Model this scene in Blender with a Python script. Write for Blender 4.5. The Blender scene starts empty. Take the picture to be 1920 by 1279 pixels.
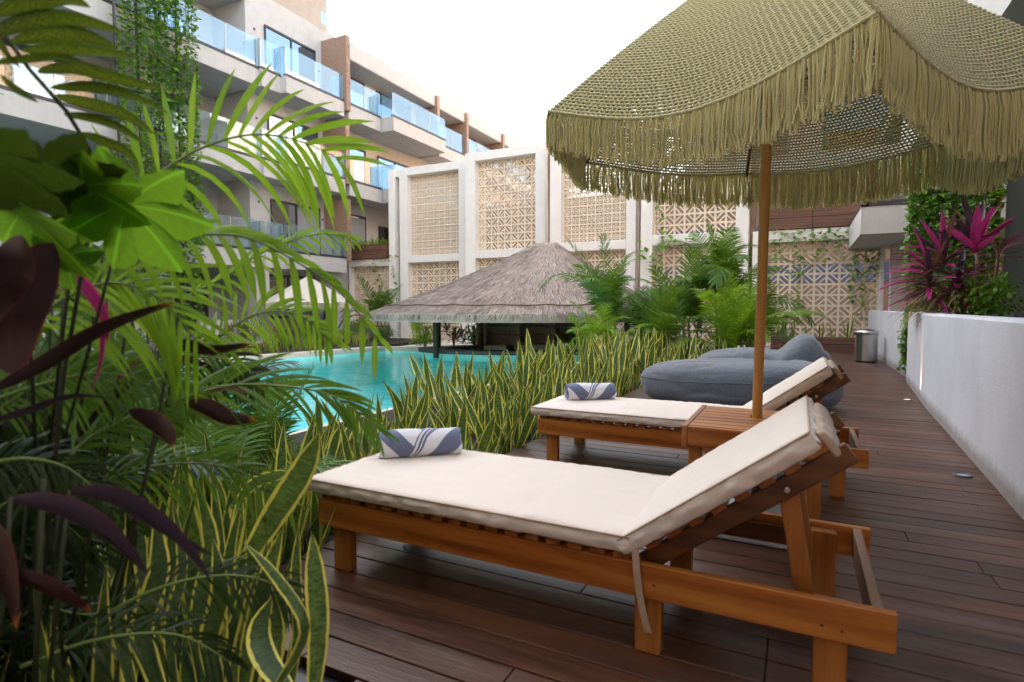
import bpy, math, random
from math import sin, cos, pi, radians, sqrt, atan2
from mathutils import Vector, Matrix, noise
random.seed(7)
SC = bpy.context.scene
COL = SC.collection
V = Vector
# ---------------------------------------------------------------- measuring
FPX, CX, CY, HZ = 1072.0, 960.0, 639.5, 577.0
PT = math.atan((CY-HZ)/FPX); YAW = radians(26.7)
CAM = V((0, 0, 1.15))
FW = V((-sin(YAW)*cos(PT), cos(YAW)*cos(PT), -sin(PT)))
RT = V((cos(YAW), sin(YAW), 0)); UP = RT.cross(FW)
def ray(x, y): return FW + RT*((x-CX)/FPX) - UP*((y-CY)/FPX)
def on(x, y, ax, val):
    d = ray(x, y); return CAM + d*((val-CAM[ax])/d[ax])
def atd(x, y, d): return CAM + ray(x, y)*d
def rd(r, d, z): return V((r*cos(YAW)-d*sin(YAW), r*sin(YAW)+d*cos(YAW), z))
# ---------------------------------------------------------------- mesh builder
class MB:
    def __init__(s): s.v = []; s.f = []; s.uv = []; s.mi = []; s.col = None
    def add(s, vs, fs, uvs=None, mi=0):
        b = len(s.v); s.v.extend([tuple(p) for p in vs])
        s.uv.extend(uvs if uvs else [(0.0, 0.0)]*len(vs))
        for f in fs: s.f.append(tuple(i+b for i in f)); s.mi.append(mi)
    def box(s, x0, x1, y0, y1, z0, z1, mi=0):
        vs = [(x, y, z) for z in (z0, z1) for y in (y0, y1) for x in (x0, x1)]
        s.add(vs, [(0,2,3,1),(4,5,7,6),(0,1,5,4),(2,6,7,3),(0,4,6,2),(1,3,7,5)], mi=mi)
    def beam(s, p, q, w, h, up=V((0,0,1)), mi=0):
        p = V(p); q = V(q); d = (q-p).normalized()
        sd = d.cross(up).normalized()*w/2; u = sd.cross(d).normalized()*h/2
        vs = [a+i*sd+j*u for a in (p, q) for j in (-1, 1) for i in (-1, 1)]
        s.add(vs, [(0,1,3,2),(4,6,7,5),(0,4,5,1),(2,3,7,6),(0,2,6,4),(1,5,7,3)], mi=mi)
    def tube(s, pts, rs, n=6, cap=True, mi=0):
        pts = [V(p) for p in pts]; m = len(pts)
        if not hasattr(rs, '__len__'): rs = [rs]*m
        vs = []; uvs = []; prev = None; L = 0
        for i, p in enumerate(pts):
            t = (pts[min(i+1, m-1)]-pts[max(i-1, 0)]).normalized()
            if prev is None:
                a = V((0,0,1)) if abs(t.z) < .9 else V((1,0,0)); x = t.cross(a).normalized()
            else: x = (prev - t*prev.dot(t)).normalized()
            prev = x; y = t.cross(x)
            if i: L += (p-pts[i-1]).length
            for k in range(n):
                a = 2*pi*k/n; vs.append(p+(x*cos(a)+y*sin(a))*rs[i]); uvs.append((k/n, L))
        fs = [(i*n+k, i*n+(k+1)%n, (i+1)*n+(k+1)%n, (i+1)*n+k) for i in range(m-1) for k in range(n)]
        if cap: fs += [tuple(range(n-1, -1, -1)), tuple((m-1)*n+k for k in range(n))]
        s.add(vs, fs, uvs, mi)
    def lathe(s, prof, c=(0,0,0), n=32, mi=0):
        vs = []; m = len(prof)
        for r, z in prof:
            for k in range(n):
                a = 2*pi*k/n; vs.append((c[0]+r*cos(a), c[1]+r*sin(a), c[2]+z))
        fs = [(i*n+k, i*n+(k+1)%n, (i+1)*n+(k+1)%n, (i+1)*n+k) for i in range(m-1) for k in range(n)]
        s.add(vs, fs, mi=mi)
    def prism(s, pts, z0, z1, mi=0):
        n = len(pts)
        vs = [(p[0], p[1], z0) for p in pts]+[(p[0], p[1], z1) for p in pts]
        fs = [tuple(range(n-1, -1, -1)), tuple(range(n, 2*n))]+[(i, (i+1)%n, n+(i+1)%n, n+i) for i in range(n)]
        s.add(vs, fs, mi=mi)
    def ribbon(s, pts, sides, ws, fold=0.15, cols=(-1, 0, 1), mi=0, nrm=None):
        m = len(pts); vs = []; uvs = []; nc = len(cols)
        for i in range(m):
            t = (pts[min(i+1, m-1)]-pts[max(i-1, 0)]).normalized()
            n = sides[i].cross(t)
            for c in cols:
                vs.append(pts[i]+sides[i]*(c*ws[i])+n*(abs(c)*ws[i]*fold)); uvs.append(((c+1)/2, i/(m-1)))
        fs = [(i*nc+k, i*nc+k+1, (i+1)*nc+k+1, (i+1)*nc+k) for i in range(m-1) for k in range(nc-1)]
        s.add(vs, fs, uvs, mi)
    def leaf(s, base, d, L, w, droop=1.0, seg=5, prof='lance', fold=.2, twist=0.0, cols=(-1,0,1), mi=0, side=None, wave=0.0):
        p = V(base); d = V(d).normalized(); pts = [p.copy()]; ds = [d.copy()]; st = L/seg
        ph = random.uniform(0, 6.28)
        for i in range(seg):
            d = (d+V((0,0,-1))*droop/seg).normalized()
            if wave: d = (d+V((sin(ph+i*1.3), cos(ph+i*1.7), 0))*wave).normalized()
            p = p+d*st; pts.append(p.copy()); ds.append(d.copy())
        sides = []; ws = []
        s0 = side
        if s0 is None:
            s0 = ds[0].cross(V((0,0,1)))
            if s0.length < .15: s0 = V((cos(ph), sin(ph), 0))
        for i, dd in enumerate(ds):
            sd = (s0-dd*s0.dot(dd)).normalized()
            sd = Matrix.Rotation(twist*i/seg, 3, dd) @ sd
            sides.append(sd); t = i/seg
            if prof == 'lance': k = sin(pi*min(1, (t*.9+.1)))**.7
            elif prof == 'sword': k = (.62+.5*sin(pi*min(1, t*1.05))) * (1 if t < .72 else max(0, 1-((t-.72)/.28)**1.6))
            elif prof == 'broad': k = sin(pi*(t**.8))**.8
            else: k = 1-t*.8
            ws.append(max(w*k/2, .0004))
        ws[-1] = .0005
        s.ribbon(pts, sides, ws, fold, cols, mi)
    def build(s, name, mats, parent=None, smooth=False):
        me = bpy.data.meshes.new(name); me.from_pydata(s.v, [], s.f)
        if not isinstance(mats, (list, tuple)): mats = [mats]
        for m in mats: me.materials.append(m)
        if len(mats) > 1: me.polygons.foreach_set('material_index', s.mi)
        uvl = me.uv_layers.new(name='UVMap'); vi = [0]*len(me.loops); me.loops.foreach_get('vertex_index', vi)
        flat = []
        for i in vi: flat.extend(s.uv[i])
        uvl.data.foreach_set('uv', flat)
        if s.col:
            ca = me.color_attributes.new('Col', 'FLOAT_COLOR', 'POINT'); fl = []
            for c in s.col: fl.extend((c[0], c[1], c[2], 1))
            ca.data.foreach_set('color', fl)
        if smooth: me.polygons.foreach_set('use_smooth', [True]*len(me.polygons))
        me.update()
        o = bpy.data.objects.new(name, me); COL.objects.link(o)
        if parent: o.parent = parent
        return o
def bevel(o, w=.004, seg=2):
    m = o.modifiers.new('b', 'BEVEL'); m.width = w; m.segments = seg; m.limit_method = 'ANGLE'; m.harden_normals = False
    return o
def empty(name, loc=(0,0,0), rz=0):
    o = bpy.data.objects.new(name, None); COL.objects.link(o); o.location = loc; o.rotation_euler = (0,0,rz); o.empty_display_size = .1
    return o
def tag(o, label=None, cat=None, group=None, kind=None):
    if label: o['label'] = label
    if cat: o['category'] = cat
    if group: o['group'] = group
    if kind: o['kind'] = kind
    return o
def dup(root, loc, rz=0, sc=1, label=None, rot=None):
    r = root.copy(); COL.objects.link(r); r.location = loc; r.rotation_euler = rot if rot else (0, 0, rz); r.scale = (sc,)*3
    if label: r['label'] = label
    for ch in list(root.children):
        c = ch.copy(); COL.objects.link(c); c.parent = r
        for g in list(ch.children):
            d = g.copy(); COL.objects.link(d); d.parent = c
    return r
# ---------------------------------------------------------------- materials
class NT:
    def __init__(s, name):
        s.m = bpy.data.materials.new(name); s.m.use_nodes = True; s.t = s.m.node_tree; s.t.nodes.clear()
        s.out = s.t.nodes.new('ShaderNodeOutputMaterial')
    def n(s, typ, props=None, **inp):
        nd = s.t.nodes.new('ShaderNode'+typ)
        for k, v in (props or {}).items(): setattr(nd, k, v)
        for k, v in inp.items():
            k2 = int(k[1:]) if k[0] == '_' and k[1:].isdigit() else k.replace('_', ' ')
            s.set(nd.inputs[k2], v)
        return nd
    def set(s, sock, v):
        if isinstance(v, bpy.types.NodeSocket): s.t.links.new(v, sock)
        elif isinstance(v, bpy.types.Node): s.t.links.new(v.outputs[0], sock)
        else:
            if sock.type == 'RGBA' and hasattr(v, '__len__') and len(v) == 3: v = (*v, 1)
            sock.default_value = v
    def ramp(s, fac, stops, interp='LINEAR'):
        r = s.t.nodes.new('ShaderNodeValToRGB'); s.set(r.inputs[0], fac); e = r.color_ramp.elements
        r.color_ramp.interpolation = interp
        while len(e) < len(stops): e.new(.5)
        for el, (p, c) in zip(e, stops): el.position = p; el.color = (*c, 1) if len(c) == 3 else c
        return r.outputs[0]
    def mix(s, f, a, b, mode='MIX'):
        m = s.t.nodes.new('ShaderNodeMix'); m.data_type = 'RGBA'; m.blend_type = mode
        s.set(m.inputs[0], f); s.set(m.inputs[6], a); s.set(m.inputs[7], b); return m.outputs[2]
    def math(s, op, a, b=0.0, c=0.0):
        m = s.t.nodes.new('ShaderNodeMath'); m.operation = op; s.set(m.inputs[0], a); s.set(m.inputs[1], b); s.set(m.inputs[2], c); return m.outputs[0]
    def coord(s, which='Object', scale=(1,1,1), rot=(0,0,0)):
        c = s.t.nodes.new('ShaderNodeTexCoord'); mp = s.t.nodes.new('ShaderNodeMapping')
        s.t.links.new(c.outputs[which], mp.inputs[0]); mp.inputs['Scale'].default_value = scale; mp.inputs['Rotation'].default_value = rot
        return mp.outputs[0]
    def noise(s, vec, scale=5, detail=4, rough=.55):
        return s.n('TexNoise', Vector=vec, Scale=scale, Detail=detail, Roughness=rough).outputs[0]
    def bump(s, h, strength=.3, dist=.01):
        return s.n('Bump', Height=h, Strength=strength, Distance=dist).outputs[0]
    def surf(s, sh): s.set(s.out.inputs[0], sh); return s.m
    def pbr(s, col, rough=.6, nrm=None, metal=0.0, spec=.5, **k):
        p = s.n('BsdfPrincipled', Base_Color=col, Roughness=rough, Metallic=metal)
        p.inputs['Specular IOR Level'].default_value = spec
        if nrm: s.set(p.inputs['Normal'], nrm)
        for a, b in k.items(): s.set(p.inputs[a.replace('_', ' ')], b)
        return p
def plaster(name, c, c2=None, sc=3.0, bs=.25, stain=.5, dirt=False):
    t = NT(name); co = t.coord('Object'); n = t.noise(co, sc, 5); n2 = t.noise(co, 60, 3)
    c2 = c2 or tuple(x*.9 for x in c)
    streak = t.noise(t.coord('Object', (5, 5, .35)), 2.0, 4)
    col = t.mix(t.ramp(n, [(.35, (0,0,0)), (.7, (1,1,1))]), c, c2)
    col = t.mix(t.math('MULTIPLY', t.ramp(streak, [(.5, (0,0,0)), (.8, (1,1,1))]), stain*.35), col, tuple(x*.62 for x in c))
    if dirt:
        z = t.n('SeparateXYZ', Vector=t.n('NewGeometry').outputs[0]).outputs[2]
        dz = t.math('ADD', z, t.math('MULTIPLY', t.noise(co, 7, 4), -.12))
        col = t.mix(t.ramp(dz, [(0.0, (.75,.75,.75)), (.10, (0,0,0))]), col, (.20, .16, .13))
        h2 = t.noise(t.coord('Object', (1, 1, 2.5)), 7, 5, .7)
        n2 = t.math('ADD', n2, t.math('MULTIPLY', h2, 1.5))
    return t.surf(t.pbr(col, .85, t.bump(n2, bs, .006), spec=.25))
def woodmat(name, ca, cb, cc, axis=0, rough=.4, sc=1.0, island=True, bump=.25, weather=0.0):
    t = NT(name); s = [11.0*sc]*3; s[axis] = .7*sc
    co = t.coord('Object', tuple(s))
    ri = t.n('NewGeometry').outputs['Random Per Island']
    off = t.n('VectorMath', {'operation': 'ADD'}, _0=co, _1=t.n('CombineXYZ', X=t.math('MULTIPLY', ri, 57.0), Y=t.math('MULTIPLY', ri, 31.0), Z=t.math('MULTIPLY', ri, 77.0)).outputs[0]).outputs[0]
    n1 = t.noise(off, 1.6, 6, .65); n2 = t.noise(off, 7, 5, .7)
    w = t.n('TexWave', {'wave_type': 'RINGS', 'rings_direction': 'XYZ'[(axis+1)%3]}, Vector=off, Scale=.45, Distortion=3.0, Detail=3.0).outputs[0]
    f = t.math('ADD', t.math('MULTIPLY', n1, .84), t.math('MULTIPLY', w, .16))
    col = t.ramp(f, [(.33, ca), (.47, cb), (.66, cc)])
    kn = t.n('TexVoronoi', Vector=off, Scale=.42).outputs[0]
    col = t.mix(t.ramp(kn, [(.03, (1,1,1)), (.10, (0,0,0))]), col, tuple(x*.3 for x in ca))
    col = t.mix(t.math('MULTIPLY', n2, .55), col, tuple(x*.35 for x in ca))
    if island:
        col = t.mix(t.math('MULTIPLY', ri, .55), col, tuple(x*.55 for x in cb))
    r = rough
    if weather:
        wn = t.ramp(t.noise(t.coord('Object', (.6, 5.5, 1)), 1.1, 7, .75), [(.50, (0,0,0)), (.66, (1,1,1))])
        wf = t.math('MULTIPLY', t.math('MULTIPLY', wn, n2), weather)
        col = t.mix(wf, col, (.20, .15, .12)); r = t.math('ADD', rough-.06, t.math('MULTIPLY', n1, .32))
    return t.surf(t.pbr(col, r, t.bump(n2, bump, .003)))
def leafmat(name, c1, c2, c3=None, eth=.68, vk=30.0, vm=60.0, spec=.35, trans=.35, rough=.45, edge=None, bands=None, vein=.25, tip=None, speck=None):
    t = NT(name); co = t.coord('Object'); n = t.noise(co, 6, 3)
    info = t.n('ObjectInfo').outputs['Random']; ri = t.n('NewGeometry').outputs['Random Per Island']
    f = t.math('ADD', t.math('MULTIPLY', n, .5), t.math('MULTIPLY', ri, .5))
    col = t.ramp(f, [(.2, c1), (.5, c2), (.85, c3 or c2)])
    col = t.mix(t.math('MULTIPLY', info, .3), col, tuple(x*.6 for x in c1))
    uv = t.n('UVMap').outputs[0]; sx = t.n('SeparateXYZ', Vector=uv)
    u = t.math('ABSOLUTE', t.math('SUBTRACT', t.math('MULTIPLY', sx.outputs[0], 2.0), 1.0))
    if bands:
        wv = t.noise(t.n('VectorMath', {'operation': 'MULTIPLY'}, _0=uv, _1=(2.2, 34, 1)).outputs[0], 1.0, 4, .7)
        col = t.mix(t.ramp(wv, [(.42, (0,0,0)), (.6, (1,1,1))]), col, bands)
    if speck:
        sp = t.noise(t.n('VectorMath', {'operation': 'MULTIPLY'}, _0=uv, _1=(14, 20, 1)).outputs[0], 1.5, 5, .8)
        cen = t.math('SUBTRACT', 1.15, u)
        col = t.mix(t.math('MULTIPLY', t.ramp(sp, [(.47, (0,0,0)), (.56, (1,1,1))]), cen), col, speck)
    if vein:
        col = t.mix(t.math('MULTIPLY', t.ramp(u, [(0, (1,1,1)), (.12, (0,0,0))]), vein), col, tuple(min(1, x*2.4+.02) for x in c2))
    if edge:
        en = t.noise(t.n('VectorMath', {'operation': 'MULTIPLY'}, _0=uv, _1=(1, 5, 1)).outputs[0], 2.0, 2)
        th = t.math('ADD', t.math('SUBTRACT', u, eth), t.math('MULTIPLY', t.math('SUBTRACT', en, .5), .35))
        col = t.mix(t.ramp(th, [(0, (0,0,0)), (.04, (1,1,1))]), col, edge)
    sv = t.math('SINE', t.math('ADD', t.math('MULTIPLY', u, vk), t.math('MULTIPLY', sx.outputs[1], -vm)))
    col = t.mix(t.math('MULTIPLY', t.ramp(sv, [(.55, (0,0,0)), (1, (1,1,1))]), .10), col, tuple(min(1, x*1.9+.01) for x in c2))
    bl = t.noise(co, 23, 3, .7)
    col = t.mix(t.math('MULTIPLY', t.ramp(bl, [(.66, (0,0,0)), (.72, (1,1,1))]), .55), col, (.16, .11, .04))
    if tip:
        tp = t.math('MULTIPLY', t.ramp(t.math('ADD', sx.outputs[1], t.math('MULTIPLY', n, .1)), [(.93, (0,0,0)), (1.0, (1,1,1))]), .8)
        col = t.mix(tp, col, tip)
    p = t.pbr(col, rough, t.bump(t.math('ADD', n, t.math('MULTIPLY', sv, .25)), .3, .004), spec=spec)
    tr = t.n('BsdfTranslucent', Color=t.mix(.35, col, (.5, .75, .05)) if c2[1] > c2[0] else col)
    return t.surf(t.n('MixShader', _0=trans, _1=p.outputs[0], _2=tr.outputs[0]))
def simple(name, c, rough=.6, metal=0.0, **k):
    t = NT(name); n = t.noise(t.coord('Object'), 12, 4)
    col = t.mix(t.math('MULTIPLY', n, .35), c, tuple(x*.72 for x in c))
    return t.surf(t.pbr(col, rough, t.bump(n, .1, .002), metal, **k))
M = {}
M['plaster'] = plaster('white_plaster', (.50, .485, .46), (.45, .435, .41))
M['frame'] = plaster('frame_plaster', (.88, .845, .79), (.83, .795, .74), stain=.35)
M['beige'] = plaster('beige_stucco', (.58, .49, .40), (.52, .44, .36))
M['soffit'] = plaster('grey_soffit', (.50, .485, .48), stain=.2)
M['wallgrey'] = plaster('planter_wall_plaster', (.52, .52, .55), (.44, .445, .48), sc=1.3, bs=.28, stain=.5, dirt=True)
M['orange'] = plaster('warm_bounce_facade', (.50, .31, .17), (.45, .27, .15))
M['sand'] = plaster('sand_stucco', (.38, .32, .26), (.34, .28, .23))
M['peach'] = plaster('peach_facade', (.34, .19, .095), (.30, .16, .08))
M['backing'] = plaster('brown_render', (.34, .25, .18), (.28, .20, .14))
M['block'] = plaster('breeze_block_concrete', (.82, .70, .545), (.74, .62, .48), sc=5, stain=.3)
M['dark'] = simple('dark_aluminium', (.035, .035, .045), .45)
M['metal'] = simple('brushed_steel', (.55, .54, .52), .28, 1.0)
M['blackp'] = simple('black_plastic', (.02, .02, .022), .4)
M['finwood'] = woodmat('fin_wood', (.22, .125, .08), (.36, .22, .15), (.48, .33, .24), axis=1, rough=.6, sc=1.1, island=False)
M['trunk'] = woodmat('rough_trunk', (.20, .13, .085), (.36, .26, .18), (.46, .35, .26), axis=2, rough=.85, sc=1.2, bump=1.0)
M['plank'] = woodmat('weathered_plank', (.10, .045, .028), (.20, .09, .055), (.30, .16, .10), axis=0, rough=.75, sc=.8, bump=.8)
M['deck'] = woodmat('deck_hardwood', (.030, .0085, .0025), (.092, .028, .008), (.17, .057, .018), axis=0, rough=.33, sc=.8, weather=.7, bump=.6)
M['teak'] = woodmat('teak_along', (.22, .055, .008), (.50, .150, .022), (.70, .28, .055), axis=0, rough=.38, sc=.9)
M['teaky'] = woodmat('teak_across', (.22, .060, .012), (.44, .135, .026), (.58, .23, .055), axis=1, rough=.38, sc=.9)
M['teakz'] = woodmat('teak_upright', (.26, .08, .014), (.48, .165, .030), (.64, .27, .06), axis=2, rough=.38, sc=.9)
M['teakdark'] = woodmat('dark_stained_teak', (.07, .022, .006), (.14, .045, .012), (.22, .08, .02), axis=0, rough=.4, sc=.9)
M['teakgrey'] = woodmat('weathered_teak', (.22, .12, .07), (.34, .19, .11), (.42, .26, .17), axis=1, rough=.55, sc=.9)
M['pole'] = woodmat('pole_wood', (.48, .20, .035), (.62, .29, .06), (.70, .36, .09), axis=2, rough=.42, sc=1.2)
M['post'] = woodmat('dark_post', (.07, .03, .014), (.15, .065, .032), (.22, .10, .05), axis=2, rough=.6, sc=1.0)
M['concrete'] = plaster('grey_concrete', (.42, .42, .41), sc=4, bs=.5)
M['stone'] = plaster('cream_coping_stone', (.72, .64, .54), (.62, .54, .45), sc=2.0, bs=.4)
M['slate'] = simple('dark_stone', (.07, .07, .075), .5)
M['soil'] = simple('soil', (.030, .022, .015), .95)
M['snake'] = leafmat('snake_leaf', (.05, .10, .035), (.10, .17, .055), (.17, .26, .08), trans=.14, rough=.38, eth=.72, edge=(.84, .76, .15), bands=(.022, .048, .024), vein=0)
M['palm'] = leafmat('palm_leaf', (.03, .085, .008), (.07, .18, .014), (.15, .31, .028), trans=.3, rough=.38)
M['palmlit'] = leafmat('lit_palm_leaf', (.10, .22, .012), (.19, .36, .016), (.32, .50, .03), trans=.42, rough=.4)  # palm leaf colour brightened to read as lit
M['palmdark'] = leafmat('shaded_palm_leaf', (.004, .016, .004), (.010, .034, .008), (.022, .065, .014), trans=.15, rough=.35)  # same palm leaf with shade put into its colour
M['papaya'] = leafmat('lobed_leaf', vk=16.0, vm=34.0, c1=(.06, .20, .010), c2=(.12, .34, .012), c3=(.20, .46, .02), trans=.45, rough=.45, vein=.7)
M['burg'] = leafmat('burgundy_leaf', (.020, .008, .007), (.032, .010, .009), (.045, .012, .010), eth=.9, trans=.06, rough=.30, spec=.6, edge=(.16, .010, .022), vein=.15, tip=(.45, .15, .02))
M['burgb'] = leafmat('dark_burgundy_leaf', (.018, .007, .006), (.030, .009, .008), (.042, .012, .010), eth=.92, trans=.05, rough=.4, vk=0.0, vm=0.0, edge=(.12, .010, .02), vein=.15)
M['pink'] = leafmat('magenta_leaf', (.14, .012, .06), (.34, .02, .14), (.55, .06, .26), trans=.35, rough=.4, edge=(.5, .05, .2), vein=.3)
M['purple'] = leafmat('purple_leaf', (.040, .026, .040), (.060, .040, .062), (.09, .055, .085), eth=.88, trans=.08, rough=.28, spec=.8, edge=(.16, .02, .06))
M['croton'] = leafmat('speckled_leaf', (.008, .022, .008), (.014, .038, .010), (.02, .055, .012), trans=.15, rough=.32, speck=(.34, .34, .02))
M['ivy'] = leafmat('vine_leaf', (.04, .11, .012), (.09, .24, .02), (.28, .46, .05), trans=.35, rough=.45, vein=.1)
M['shrub'] = leafmat('shrub_leaf', (.025, .075, .018), (.05, .13, .03), (.09, .20, .04), trans=.3, rough=.45)
M['bronze'] = leafmat('bronze_leaf', (.10, .05, .04), (.20, .09, .07), (.28, .15, .10), trans=.25, rough=.45)
M['straw'] = leafmat('dry_leaf', (.18, .13, .05), (.28, .20, .08), (.36, .28, .12), trans=.3, rough=.6)
M['darkstem'] = simple('shaded_stem', (.03, .04, .015), .6)  # stem colour darkened to carry the shade of the left corner
M['stem'] = simple('green_stem', (.13, .20, .04), .5)
def fabric(name, c, sc=900, var=.1, bs=.25, weave=.35, wr=0.0, tr=0.0):
    t = NT(name); co = t.coord('Object'); n = t.noise(co, sc, 2); n2 = t.noise(co, 3, 4)
    col = t.mix(t.ramp(n, [(.35, (0,0,0)), (.65, (1,1,1))]), tuple(x*(1-weave) for x in c), c)
    col = t.mix(t.math('MULTIPLY', n2, var), col, tuple(x*.7 for x in c))
    h = t.math('ADD', t.math('MULTIPLY', n, .15), t.math('MULTIPLY', t.noise(co, 9, 4), wr))
    p = t.pbr(col, .9, t.bump(h, bs, .01), spec=.2); p.inputs['Sheen Weight'].default_value = .25
    if tr: return t.surf(t.n('MixShader', _0=tr, _1=p.outputs[0], _2=t.n('BsdfTranslucent', Color=col).outputs[0]))
    return t.surf(p)
M['cushion'] = fabric('cream_canvas', (.80, .70, .61), 700, .12, .35, .05, wr=.5)
M['piping'] = fabric('cushion_piping', (.46, .33, .23), 500, .1, .2, .1)
M['beanbag'] = fabric('heather_grey_fabric', (.17, .185, .21), 110, .3, .6, .55, wr=.9)
M['bluebag'] = fabric('blue_fabric', (.14, .18, .26), 300, .3, .4, .3)
M['yarn'] = fabric('khaki_crochet_yarn', (.62, .585, .315), 350, .3, .8, .35, tr=.25)
M['fringe'] = fabric('khaki_fringe_yarn', (.90, .85, .48), 260, .1, .3, .12, tr=.5)
M['whiteumb'] = fabric('cream_umbrella_fabric', (.75, .68, .55), 200, .2, .2, .1)
def towelmat():
    t = NT('striped_towel'); vc = t.n('VertexColor', {'layer_name': 'Col'}).outputs[0]
    n = t.noise(t.coord('Object'), 420, 3)
    col = t.mix(t.math('MULTIPLY', n, .45), vc, t.mix(1.0, vc, (.55, .56, .62), 'MULTIPLY'))
    p = t.pbr(col, .95, t.bump(n, .8, .004), spec=.1); p.inputs['Sheen Weight'].default_value = .4
    return t.surf(p)
M['towel'] = towelmat()
def thatchmat():
    t = NT('thatch_straw'); ri = t.n('NewGeometry').outputs['Random Per Island']
    n = t.noise(t.coord('Object'), 1.2, 4)
    f = t.math('ADD', t.math('MULTIPLY', ri, .65), t.math('MULTIPLY', n, .35))
    return t.surf(t.pbr(t.ramp(f, [(.15, (.13, .10, .08)), (.4, (.36, .305, .265)), (.65, (.54, .465, .415)), (.9, (.72, .63, .56))]), .9, spec=.1))
M['thatch'] = thatchmat()
def watermat():
    t = NT('pool_water'); co = t.coord('Object'); n = t.noise(co, 1.6, 3, .5); n2 = t.noise(co, 9, 2)
    h = t.math('ADD', n, t.math('MULTIPLY', n2, .2)); bp = t.bump(h, .30, .06)
    fr = t.n('Fresnel', IOR=1.33, Normal=bp).outputs[0]
    gl = t.n('BsdfGlossy', Color=(1,1,1), Roughness=.03, Normal=bp)
    tr = t.n('BsdfTransparent', Color=(.62, .95, .97))
    return t.surf(t.n('MixShader', _0=t.math('MULTIPLY', fr, .85), _1=tr.outputs[0], _2=gl.outputs[0]))
M['water'] = watermat()
def basinmat():
    t = NT('turquoise_pool_finish'); co = t.coord('Object')
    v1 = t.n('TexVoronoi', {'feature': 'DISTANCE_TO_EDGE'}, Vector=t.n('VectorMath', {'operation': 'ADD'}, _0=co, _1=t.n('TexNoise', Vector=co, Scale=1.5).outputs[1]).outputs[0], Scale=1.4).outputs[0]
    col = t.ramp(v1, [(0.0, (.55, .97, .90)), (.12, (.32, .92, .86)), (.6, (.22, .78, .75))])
    return t.surf(t.pbr(col, .6))
M['basin'] = basinmat()
def panemat(name, refl, dark, tint=(1,1,1)):
    t = NT(name); n = t.noise(t.coord('Object'), .8, 2)
    bp = t.bump(n, .03, .02)
    gl = t.n('BsdfGlossy', Color=tint, Roughness=.015, Normal=bp); df = t.n('BsdfDiffuse', Color=dark)
    fr = t.n('LayerWeight', Blend=.35).outputs[1]
    return t.surf(t.n('MixShader', _0=t.math('MINIMUM', 1.0, t.math('ADD', refl, t.math('MULTIPLY', fr, .5))), _1=df.outputs[0], _2=gl.outputs[0]))
M['pane'] = panemat('window_glass', .28, (.02, .03, .04), (.55, .74, .92))
M['panedark'] = panemat('shaded_glass', .08, (.015, .016, .018))
def glassmat():
    t = NT('balcony_glass'); gl = t.n('BsdfGlossy', Color=(.64, .77, .85), Roughness=.02); tr = t.n('BsdfTransparent', Color=(.80, .89, .93))
    df = t.n('BsdfDiffuse', Color=(.75, .85, .9)); m1 = t.n('MixShader', _0=.05, _1=tr.outputs[0], _2=df.outputs[0])
    fr = t.n('LayerWeight', Blend=.3).outputs[1]
    return t.surf(t.n('MixShader', _0=t.math('ADD', .10, t.math('MULTIPLY', fr, .3)), _1=m1.outputs[0], _2=gl.outputs[0]))
M['glass'] = glassmat()
M['curtain'] = fabric('curtain_fabric', (.34, .34, .34), 60, .3, .2, .3)
M['lampglass'] = simple('lamp_lens', (.25, .33, .38), .2)
def emis(name, c, s):
    t = NT(name); return t.surf(t.n('Emission', Color=c, Strength=s))
M['lamplit'] = emis('lit_lens', (1, .7, .45), .35)
M['bluepaint'] = plaster('blue_painted_wall', (.13, .16, .27))
M['pinkcloth'] = fabric('pink_cloth', (.75, .04, .25), 200, .1)
M['bluecloth'] = fabric('blue_cloth', (.10, .14, .45), 200, .1)
# ---------------------------------------------------------------- camera, world, light
cam = bpy.data.cameras.new('camera'); co = bpy.data.objects.new('camera', cam); COL.objects.link(co)
co.location = CAM; co.rotation_euler = (pi/2-PT, 0, YAW); cam.lens = 36*FPX/1920; cam.sensor_width = 36
cam.clip_start = .05; cam.clip_end = 600; cam.dof.use_dof = True; cam.dof.focus_distance = 6.0; cam.dof.aperture_fstop = 3.6
SC.camera = co
w = bpy.data.worlds.new('World'); SC.world = w; w.use_nodes = True; wt = w.node_tree
bg = wt.nodes['Background']; sky = wt.nodes.new('ShaderNodeTexSky'); sky.sky_type = 'NISHITA'; sky.sun_disc = False
SUN_EL, SUN_AZ = radians(16), radians(-74)     # azimuth measured from +Y towards +X
sky.sun_elevation = SUN_EL; sky.sun_rotation = SUN_AZ; sky.air_density = 1.0; sky.dust_density = 4.0; sky.ozone_density = 1.0
hs = wt.nodes.new('ShaderNodeHueSaturation'); hs.inputs['Saturation'].default_value = .48
wt.links.new(sky.outputs[0], hs.inputs['Color']); wt.links.new(hs.outputs[0], bg.inputs[0]); bg.inputs[1].default_value = .15
sl = bpy.data.lights.new('sun', 'SUN'); sl.energy = 2.2; sl.angle = radians(.5); sl.color = (1, .72, .46)
so = bpy.data.objects.new('sun', sl); COL.objects.link(so)
sd = V((sin(SUN_AZ)*cos(SUN_EL), cos(SUN_AZ)*cos(SUN_EL), sin(SUN_EL)))
so.rotation_euler = sd.to_track_quat('Z', 'Y').to_euler(); so.location = (-10, 0, 30)
SC.view_settings.view_transform = 'Standard'; SC.view_settings.look = 'None'; SC.view_settings.exposure = 3.08; SC.view_settings.gamma = 1
SC.cycles.max_bounces = 10; SC.cycles.transparent_max_bounces = 24; SC.cycles.diffuse_bounces = 4
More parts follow.
